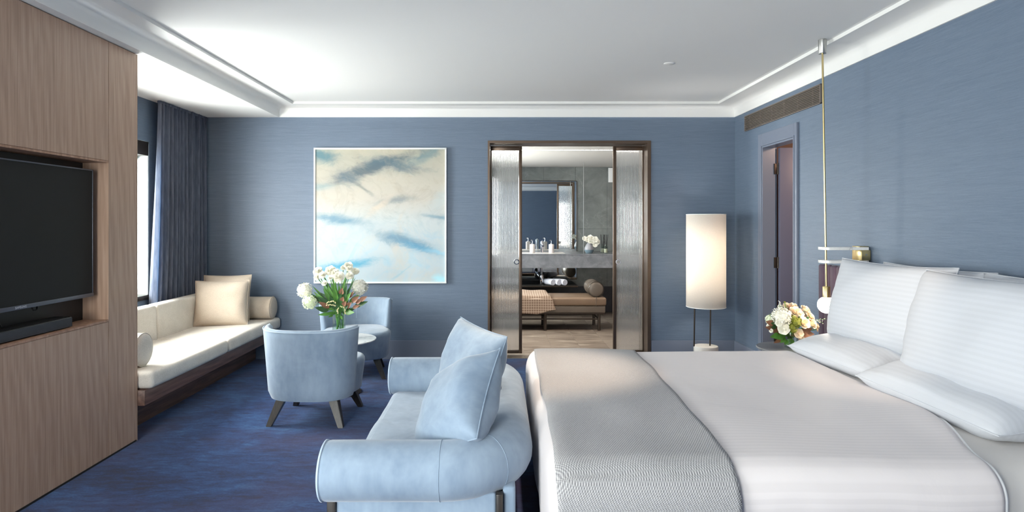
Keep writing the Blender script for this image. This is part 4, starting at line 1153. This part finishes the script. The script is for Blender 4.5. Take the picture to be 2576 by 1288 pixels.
pd = thing('pendant_lamp', 'slim brass rod pendant with lit globe bulb beside the bed', 'pendant lamp', (2.245, 4.26, .83))
ptop, pbot = P(2069, 135, 4.26), P(2079, 722, 4.26)
cb = P(2069, 106, 4.26)
part('canopy', lathe(bmn(), [(0, 0), (.0245, 0), (.0265, .003), (.0275, 2.726-ptop.z-.003), (0, 2.726-ptop.z)], 28, Matrix.Translation((ptop.x, ptop.y, ptop.z))), 'nickel', pd)
part('rod', tube([ptop-Vector((0, 0, -.01)), pbot], .0065, 12), 'brass', pd)
sk = P(2079, 720, 4.26); se = P(2079, 748, 4.26)
part('socket', lathe(bmn(), [(0, 0), (.0245, 0), (.0245, sk.z-se.z-.004), (.022, sk.z-se.z), (0, sk.z-se.z)], 28, Matrix.Translation(se)), 'brass', pd)
bc = P(2079, 767, 4.26)
b = bmn(); bmesh.ops.create_uvsphere(b, u_segments=32, v_segments=20, radius=.0575, matrix=Matrix.Translation(bc))
lathe(b, [(.0235, 0), (.0235, .012), (.027, -.012)], 24, Matrix.Translation((bc.x, bc.y, se.z-.010)))
part('bulb', b, 'bulb', pd, 'glowing white globe bulb', ang=60)

wa = thing('pendant_bracket', 'brass wall bracket with two slim marble bars around the pendant rod', 'bracket', (2.40, 4.27, 1.18))
part('back_plate', bx((2.46, 4.205, 1.182), (2.522, 4.30, 1.298), .003), 'brass', wa)
spb = part('spacer_block', bx((2.455, 4.175, 1.204), (2.515, 4.26, 1.274), .002), 'brass', wa)
part('screw', lathe(bmn(), [(0, 0), (.006, 0), (.006, .003), (0, .004)], 14, axis_mat((2.485, 4.176, 1.243), (0, -1, 0))), 'nickel', spb)
for z0 in (1.184, 1.274):
    b = bmn(); o2 = []
    xs0, xs1, ya, yb = 2.205, 2.50, 4.170, 4.300; rr = .045
    o2 = [(xs1, ya), (xs1, yb)]
    for i in range(9): a = math.pi/2+math.pi/2*i/8; o2.append((xs0+rr+rr*math.cos(a), yb-rr+rr*math.sin(a)))
    for i in range(9): a = math.pi+math.pi/2*i/8; o2.append((xs0+rr+rr*math.cos(a), ya+rr+rr*math.sin(a)))
    loft(b, [[Vector((x, y, z0)) for x, y in o2], [Vector((x, y, z0+.019)) for x, y in o2]])
    part('marble_bar', b, 'marble', wa)

# ------------------------------------------------------------------ floor lamp
LX, LY = 2.095, 6.25
fl = thing('floor_lamp', 'tall cylinder shade floor lamp on two thin rods in the corner', 'floor lamp', (LX, LY, 0))
sr = .192; z0, z1 = .608, 1.542
o = part('shade', lathe(bmn(), [(sr, z0), (sr, z1)], 64, Matrix.Translation((LX, LY, 0))), 'shade', fl, 'white linen cylinder shade', ang=180)
solidify(o, .003, 0)
for z in (z0, z1):
    part('shade_ring', sweep(bmn(), [Vector((LX+sr*math.cos(2*math.pi*i/64), LY+sr*math.sin(2*math.pi*i/64), z)) for i in range(64)], .004, 6, closed=True), 'artframe', o)
part('base', lz([(0, 0), (.118, 0), (.12, .006), (.12, .205), (.116, .212), (0, .212)], (LX, LY, 0), 40), 'lampbase', fl)
for xx in (1749, 1789):
    top = P(xx, 772, LY); bot = P(xx-3, 870, LY)
    part('rod', tube([(bot.x, LY, .205), (top.x, LY, 1.0)], .0075, 10), 'bronze_dark', fl)
part('cross_bar', tube([(LX-sr+.004, LY, .98), (LX+sr-.004, LY, .98)], .005, 8), 'bronze_dark', fl)
for z in (.85, 1.25):
    part('bulb', put(bmn() if False else lathe(bmn(), [(0, -.035), (.02, -.03), (.035, 0), (.02, .03), (0, .035)], 20), Matrix.Translation((LX, LY, z))), 'lens', fl)
    l = bpy.data.lights.new('lamp_light', 'POINT'); l.energy = 9; l.color = (1, .94, .87); l.shadow_soft_size = .045
    lo = bpy.data.objects.new('lamp_light', l); C.objects.link(lo); lo.parent = fl; lo.location = (0, 0, z)

# ------------------------------------------------------------------ ceiling items
gr = thing('air_grille', 'long bronze slatted air grille high above the hinged door', 'air grille', (RX-.005, 5.565, 2.39))
GY0, GY1, GZ0, GZ1 = 4.82, 6.31, 2.392, 2.547
part('backing', bx((RX-.003, GY0, GZ0), (RX-.0005, GY1, GZ1)), 'gap', gr, smooth=False)
b = bmn(); f = .007
for lo, hi in (((RX-.016, GY0, GZ0), (RX, GY1, GZ0+f)), ((RX-.016, GY0, GZ1-f), (RX, GY1, GZ1)), ((RX-.016, GY0, GZ0), (RX, GY0+f, GZ1)), ((RX-.016, GY1-f, GZ0), (RX, GY1, GZ1))): box(b, lo, hi, .001, 1)
part('grille_frame', b, 'grille', gr)
ns = 10
for i in range(ns):
    z = GZ0+f+(GZ1-GZ0-2*f)*(i+.5)/ns
    b = bx((-.007, GY0+f, -.0022), (.007, GY1-f, .0022)); put(b, Matrix.Translation((RX-.0085, 0, z)) @ Matrix.Rotation(R(18), 4, 'Y'))
    part('slat', b, 'grille', gr, smooth=False)
for i in range(6):
    yy = GY0+(GY1-GY0)*(i+.5)/6
    part('divider', bx((RX-.011, yy-.002, GZ0+f), (RX-.002, yy+.002, GZ1-f)), 'grille', gr, smooth=False)
sp = thing('sprinkler_plate', 'small flat white sprinkler cover on the ceiling', 'sprinkler', (1.35, 4.9, 2.721))
part('cover_plate', lz([(0, 0), (.04, 0), (.043, .002), (.043, .004), (0, .004)], (1.35, 4.9, 2.7205), 28), 'white', sp)

def downlight(x, y, z, energy, aim, angle, c=(1, .80, .60), label=''):
    d = thing('downlight', label, 'downlight', (x, y, z-.004))
    part('trim_ring', lz([(.032, .004), (.032, 0), (.046, 0), (.048, .002), (.048, .005)], (x, y, z-.005), 32), 'white', d)
    part('lens', lz([(0, 0), (.031, 0), (.031, .002), (0, .002)], (x, y, z-.003), 28), 'lens', d)
    l = bpy.data.lights.new('downlight_beam', 'SPOT'); l.energy = energy; l.color = c; l.spot_size = R(angle); l.spot_blend = .8; l.shadow_soft_size = .035
    o = bpy.data.objects.new('downlight_beam', l); C.objects.link(o); o.parent = d
    o.location = (0, 0, -.012)
    dv_ = Vector(aim)-Vector((x, y, z))
    o.rotation_euler = dv_.to_track_quat('-Z', 'Y').to_euler()
downlight(.40, 3.30, 2.725, 110, (.26, 3.42, .6), 38, label='recessed downlight above the foot of the bed')
downlight(1.65, 3.05, 2.725, 26, (2.0, 3.25, .75), 34, label='recessed downlight above the bed pillows')

# ------------------------------------------------------------------ bathroom things
vn = thing('vanity', 'floating grey stone vanity counter with deep front', 'vanity', (.5, 9.65, .78))
VZ = .99
part('counter_front', bx((BLX+.01, 9.20, VZ-.207), (1.72, 9.225, VZ-.012), .001), 'stone_light', vn, smooth=False)
part('counter_front', bx((1.722, 9.20, VZ-.207), (3.09, 9.225, VZ-.012), .001), 'stone_light', vn, smooth=False)
part('counter_top', bx((BLX+.01, 9.195, VZ-.012), (3.09, BW-.016, VZ), .001), 'stone_light', vn, smooth=False)
part('counter_underside', bx((BLX+.01, 9.225, VZ-.2), (3.09, BW-.016, VZ-.19)), 'stone_dark', vn, smooth=False)
part('basin', rbox(bmn(), (.20, 9.36, VZ-.10), (1.02, 9.80, VZ+.006), .03, (4, 4, 2), 3), 'ceramic', vn, 'white undermount basin rim')
lm = thing('lower_shelf', 'dark glossy shelf below the floating vanity', 'shelf', (.3, 9.8, .48))
part('shelf_board', bx((BLX+.02, 9.26, .49), (1.18, BW-.016, .512), .002), 'screen', lm)
part('shelf_edge', bx((BLX+.02, 9.252, .488), (1.18, 9.26, .512), .001), 'bronze_dark', lm)
mr = thing('wall_mirror', 'large bronze framed mirror on the bathroom wall above the counter', 'mirror', (0, BW-.01, .53))
MX1, MZ1 = 1.262, 2.135
part('mirror_glass', bx((BLX+.02, BW-.010, .53), (MX1, BW-.001, MZ1)), 'mirror', mr, smooth=False)
part('mirror_frame', bx((BLX+.02, BW-.014, MZ1), (MX1+.008, BW-.001, MZ1+.010)), 'bronze_dark', mr, smooth=False)
part('mirror_frame', bx((MX1, BW-.014, .53), (MX1+.008, BW-.001, MZ1)), 'bronze_dark', mr, smooth=False)
gs = single('screen_edge_strip', tube([(1.263, 9.24, VZ+.001), (1.263, 9.24, BZ-.001)], .004, 8), 'nickel', 'thin steel strip in place of a glass screen edge, from the stone counter to the bathroom ceiling', 'post')  # strip added for a thin pale line taken for a glass screen's edge
ld = thing('led_strip', 'thin lit linear light across the bathroom ceiling', 'light', (.7, 7.72, BZ-.01))
part('diffuser', bx((BLX+.02, 7.705, BZ-.0022), (3.0, 7.735, BZ-.0008)), 'led', ld, smooth=False)
part('channel', bx((BLX+.02, 7.70, BZ-.003), (3.0, 7.705, BZ)), 'white', ld, smooth=False)
downlight(.55, 7.05, BZ, 70, (.75, 7.9, 0), 70, (1, .78, .6), 'added unseen downlight brightening the bathroom floor inside the doorway')  # added lamp out of sight, stands in for the sunlit patch on the floor


vt = thing('air_vent', 'white slatted air vent high on the bathroom wall', 'air vent', (1.97, BW-.01, 2.12))
part('vent_frame', bx((1.785, BW-.02, 2.12), (2.16, BW-.001, 2.355), .003), 'white', vt)
for i in range(7): part('slat', bx((1.81, BW-.026, 2.145+.028*i), (2.135, BW-.02, 2.16+.028*i)), 'white', vt, smooth=False)

def pump_bottle(x, label):
    y, z = 9.42, VZ+.006
    r = thing('pump_bottle', label, 'bottle', (x, y, z), group='soap bottles on the vanity')
    part('body', lz([(0, 0), (.038, 0), (.041, .004), (.041, .126), (.037, .133), (.012, .137), (0, .137)], (x, y, z), 24), 'ceramic', r)
    part('collar', lz([(0, .136), (.011, .136), (.011, .150), (0, .150)], (x, y, z), 14), 'chrome', r)
    part('pump_spout', tube([(x, y, z+.15), (x, y, z+.185), (x-.006, y-.01, z+.198), (x-.028, y-.03, z+.190)], .005, 8), 'chrome', r)
pump_bottle(P(1339, 630, 9.42).x, 'white pump bottle left of the chrome tap')
pump_bottle(P(1387, 630, 9.42).x, 'white pump bottle right of the chrome tap')
fx = P(1363, 630, 9.5).x
fc = thing('basin_tap', 'chrome mixer tap on the vanity between the two bottles', 'tap', (fx, 9.5, VZ+.006))
part('body', lz([(0, 0), (.03, 0), (.03, .01), (.024, .012), (.024, .17), (0, .172)], (fx, 9.5, VZ+.006), 24), 'chrome', fc)
part('spout', tube([(fx, 9.48, VZ+.13), (fx+.01, 9.36, VZ+.115)], .016, 12), 'chrome', fc)
part('lever', bx((fx-.012, 9.44, VZ+.176), (fx+.012, 9.53, VZ+.19), .004), 'chrome', fc)
fx2 = P(1362, 700, 9.44).x
bt = thing('bottle_trap', 'chrome bottle trap pipe under the stone vanity', 'pipe', (fx2, 9.44, .513))
part('trap_cup', lz([(0, .0), (.024, .0), (.03, .012), (.03, .14), (.024, .15), (0, .15)], (fx2, 9.44, .513), 24), 'chrome', bt)
part('tailpipe', tube([(fx2, 9.44, .66), (fx2, 9.44, .79)], .017, 14), 'chrome', bt)
part('waste_pipe', tube([(fx2, 9.44, .62), (fx2-.02, 9.7, .62), (fx2-.02, 10.08, .62)], .015, 12), 'chrome', bt)
for i, px_ in enumerate((1391.5, 1407, 1421.5)):
    q = P(px_, 707.5, 9.30); r = .046; z = .512+r+.001
    d = Vector((-.16, .30, 0)); rt = thing('rolled_towel', '%s of the three rolled white towels on the dark shelf' % ('leftmost', 'middle', 'rightmost')[i], 'towel', (q.x, 9.35, .513), group='rolled towels on the shelf')
    m = axis_mat((q.x, 9.29, z), d)
    part('roll', lathe(bmn(), [(0, .004), (r*.93, 0), (r, .01), (r, .31), (r*.93, .32), (0, .316)], 28, m), 'towel', rt)
    part('spiral_fold', sweep(bmn(), [m @ Vector((r*.92*(1-t)*math.cos(t*18), r*.92*(1-t)*math.sin(t*18), -.001)) for t in [k/50 for k in range(48)]], .0028, 5), 'towel', rt)
ov = P(1482, 635, 9.45)
vs = thing('ceramic_vase', 'grey blue two tone teardrop vase on the vanity', 'vase', (ov.x, 9.45, VZ))
part('vase_body', lz([(0, 0), (.045, 0), (.068, .03), (.072, .055)], (ov.x, 9.45, VZ+.001), 28), plain('blue_grey_glaze', col(104, 122, 132), .35), vs)
part('vase_neck', lz([(.072, .055), (.066, .09), (.045, .13), (.03, .152), (.033, .16), (.026, .16), (.024, .15)], (ov.x, 9.45, VZ+.001), 28), plain('pale_grey_glaze', col(150, 150, 154), .35), vs)
oq = thing('orchid_spray', 'white orchid blooms arching over the grey teardrop vase', 'flowers', (ov.x, 9.45, VZ+.12))
rnd = random.Random(3)
for i, (zx, zy, rr) in enumerate(((1225, 285, 42), (1275, 300, 48), (1320, 265, 45), (1360, 290, 48), (1410, 300, 52), (1440, 350, 50), (1410, 400, 40), (1320, 330, 40), (1460, 330, 36), (1370, 340, 40))):
    p = P(1300+zx/7.154, 560+zy/7.154, 9.40+rnd.uniform(-.02, .03)); r = rr/7.154/164*1.1
    bm = ruffled(r, 3, i)
    part('orchid_bloom', put(bm, axis_mat(p, (rnd.uniform(-.3, .3), -1, .3))), 'petal', oq)
part('stem', tube([(ov.x, 9.45, VZ+.02), (ov.x-.01, 9.45, VZ+.16), (ov.x+.02, 9.42, VZ+.23), (ov.x+.10, 9.41, VZ+.21), (ov.x+.14, 9.41, VZ+.16)], .003, 6), 'leaf_dark', oq)
part('stem', tube([(ov.x, 9.45, VZ+.02), (ov.x-.02, 9.44, VZ+.17), (ov.x-.05, 9.42, VZ+.22)], .003, 6), 'leaf_dark', oq)
for px_, yy, lab in ((1516, 9.56, 'reed diffuser in clear glass bottle, further back on the vanity'), (1524, 9.44, 'reed diffuser in clear glass bottle at the front of the vanity')):
    q = P(px_, 640, yy); df = thing('reed_diffuser', lab, 'diffuser', (q.x, yy, VZ), group='reed diffusers')
    part('glass_bottle', lz([(0, .001), (.03, .001), (.032, .006), (.032, .10), (.014, .115), (.014, .135), (.011, .135), (.011, .115), (.029, .1), (.029, .01), (0, .01)], (q.x, yy, VZ), 20), 'vaseglass', df)
    part('perfume', lz([(0, .011), (.028, .011), (.028, .07), (0, .07)], (q.x, yy, VZ), 20), plain('amber_oil', col(190, 180, 160), .2), df)
    for k in range(5):
        a = k*1.3; part('reed', tube([(q.x+.008*math.cos(a), yy, VZ+.02), (q.x+.035*math.cos(a), yy+.02*math.sin(a), VZ+.285)], .0028, 6), 'black', df)

# bathroom bench, bolster and check throw
bn = thing('bench', 'leather daybed bench on dark legs in the bathroom', 'bench', (.54, 8.57, 0))
part('frame', rbox(bmn(), (-.38, 8.30, .245), (1.43, 8.86, .335), .012, (6, 3, 1), 3), 'leather_grey', bn)
part('frame_rail', bx((-.37, 8.31, .225), (1.42, 8.85, .247), .003), 'bronze_dark', bn)
part('mattress', rbox(bmn(), (-.38, 8.29, .338), (1.445, 8.87, .450), .03, (10, 4, 2), 4), 'leather', bn, 'tan leather mattress', ang=70)
part('mattress_band', rbox(bmn(), (1.30, 8.286, .338), (1.306, 8.874, .453), .002, (1, 4, 2), 2), 'leather_grey', bn)
for xx in (-.28, .62, 1.35):
    for yy in (8.345, 8.80): part('leg', tube([(xx, yy, 0), (xx, yy, .23)], .021, 14), 'bronze_dark', bn)
    part('cross_rail', tube([(xx, 8.36, .15), (xx, 8.79, .15)], .010, 8), 'bronze_dark', bn)
for yy in (8.345, 8.80): part('stretcher', tube([(-.28, yy, .155), (1.35, yy, .155)], .010, 8), 'bronze_dark', bn)
bolster('bolster', 'taupe leather bolster with raised bands on the bathroom bench', 'bolster', (1.31, 8.325, .556), (1.31, 8.85, .556), .104, 'leather_grey', bands=(.012, .10, .18, .45), bandmat='bronze_dark')
def bthrow(u, v):
    x = .17+.50*u + .06*(1-v)*(1-u)
    L = [(-.10, .50), (.06, .475), (.28, .463), (.30, .43), (.305, .32), (.31, .235)]
    t = v*(len(L)-1); i = min(int(t), len(L)-2); f = t-i
    dy = L[i][0]+(L[i+1][0]-L[i][0])*f; z = L[i][1]+(L[i+1][1]-L[i][1])*f
    y = 8.57 - dy
    if u > .5 and v > .6: z += .055*(u-.5)*2*(v-.6)/.4
    return Vector((x + .18*v*.6 - .02, y, z + .004*math.sin(u*9)+.012*(1-u)*(1-v)))
o = single('check_throw', grid(bmn(), bthrow, 20, 30), 'waffle', 'tan checked wool throw draped over the bathroom bench', 'throw', ang=180)
solidify(o, .010, 1)
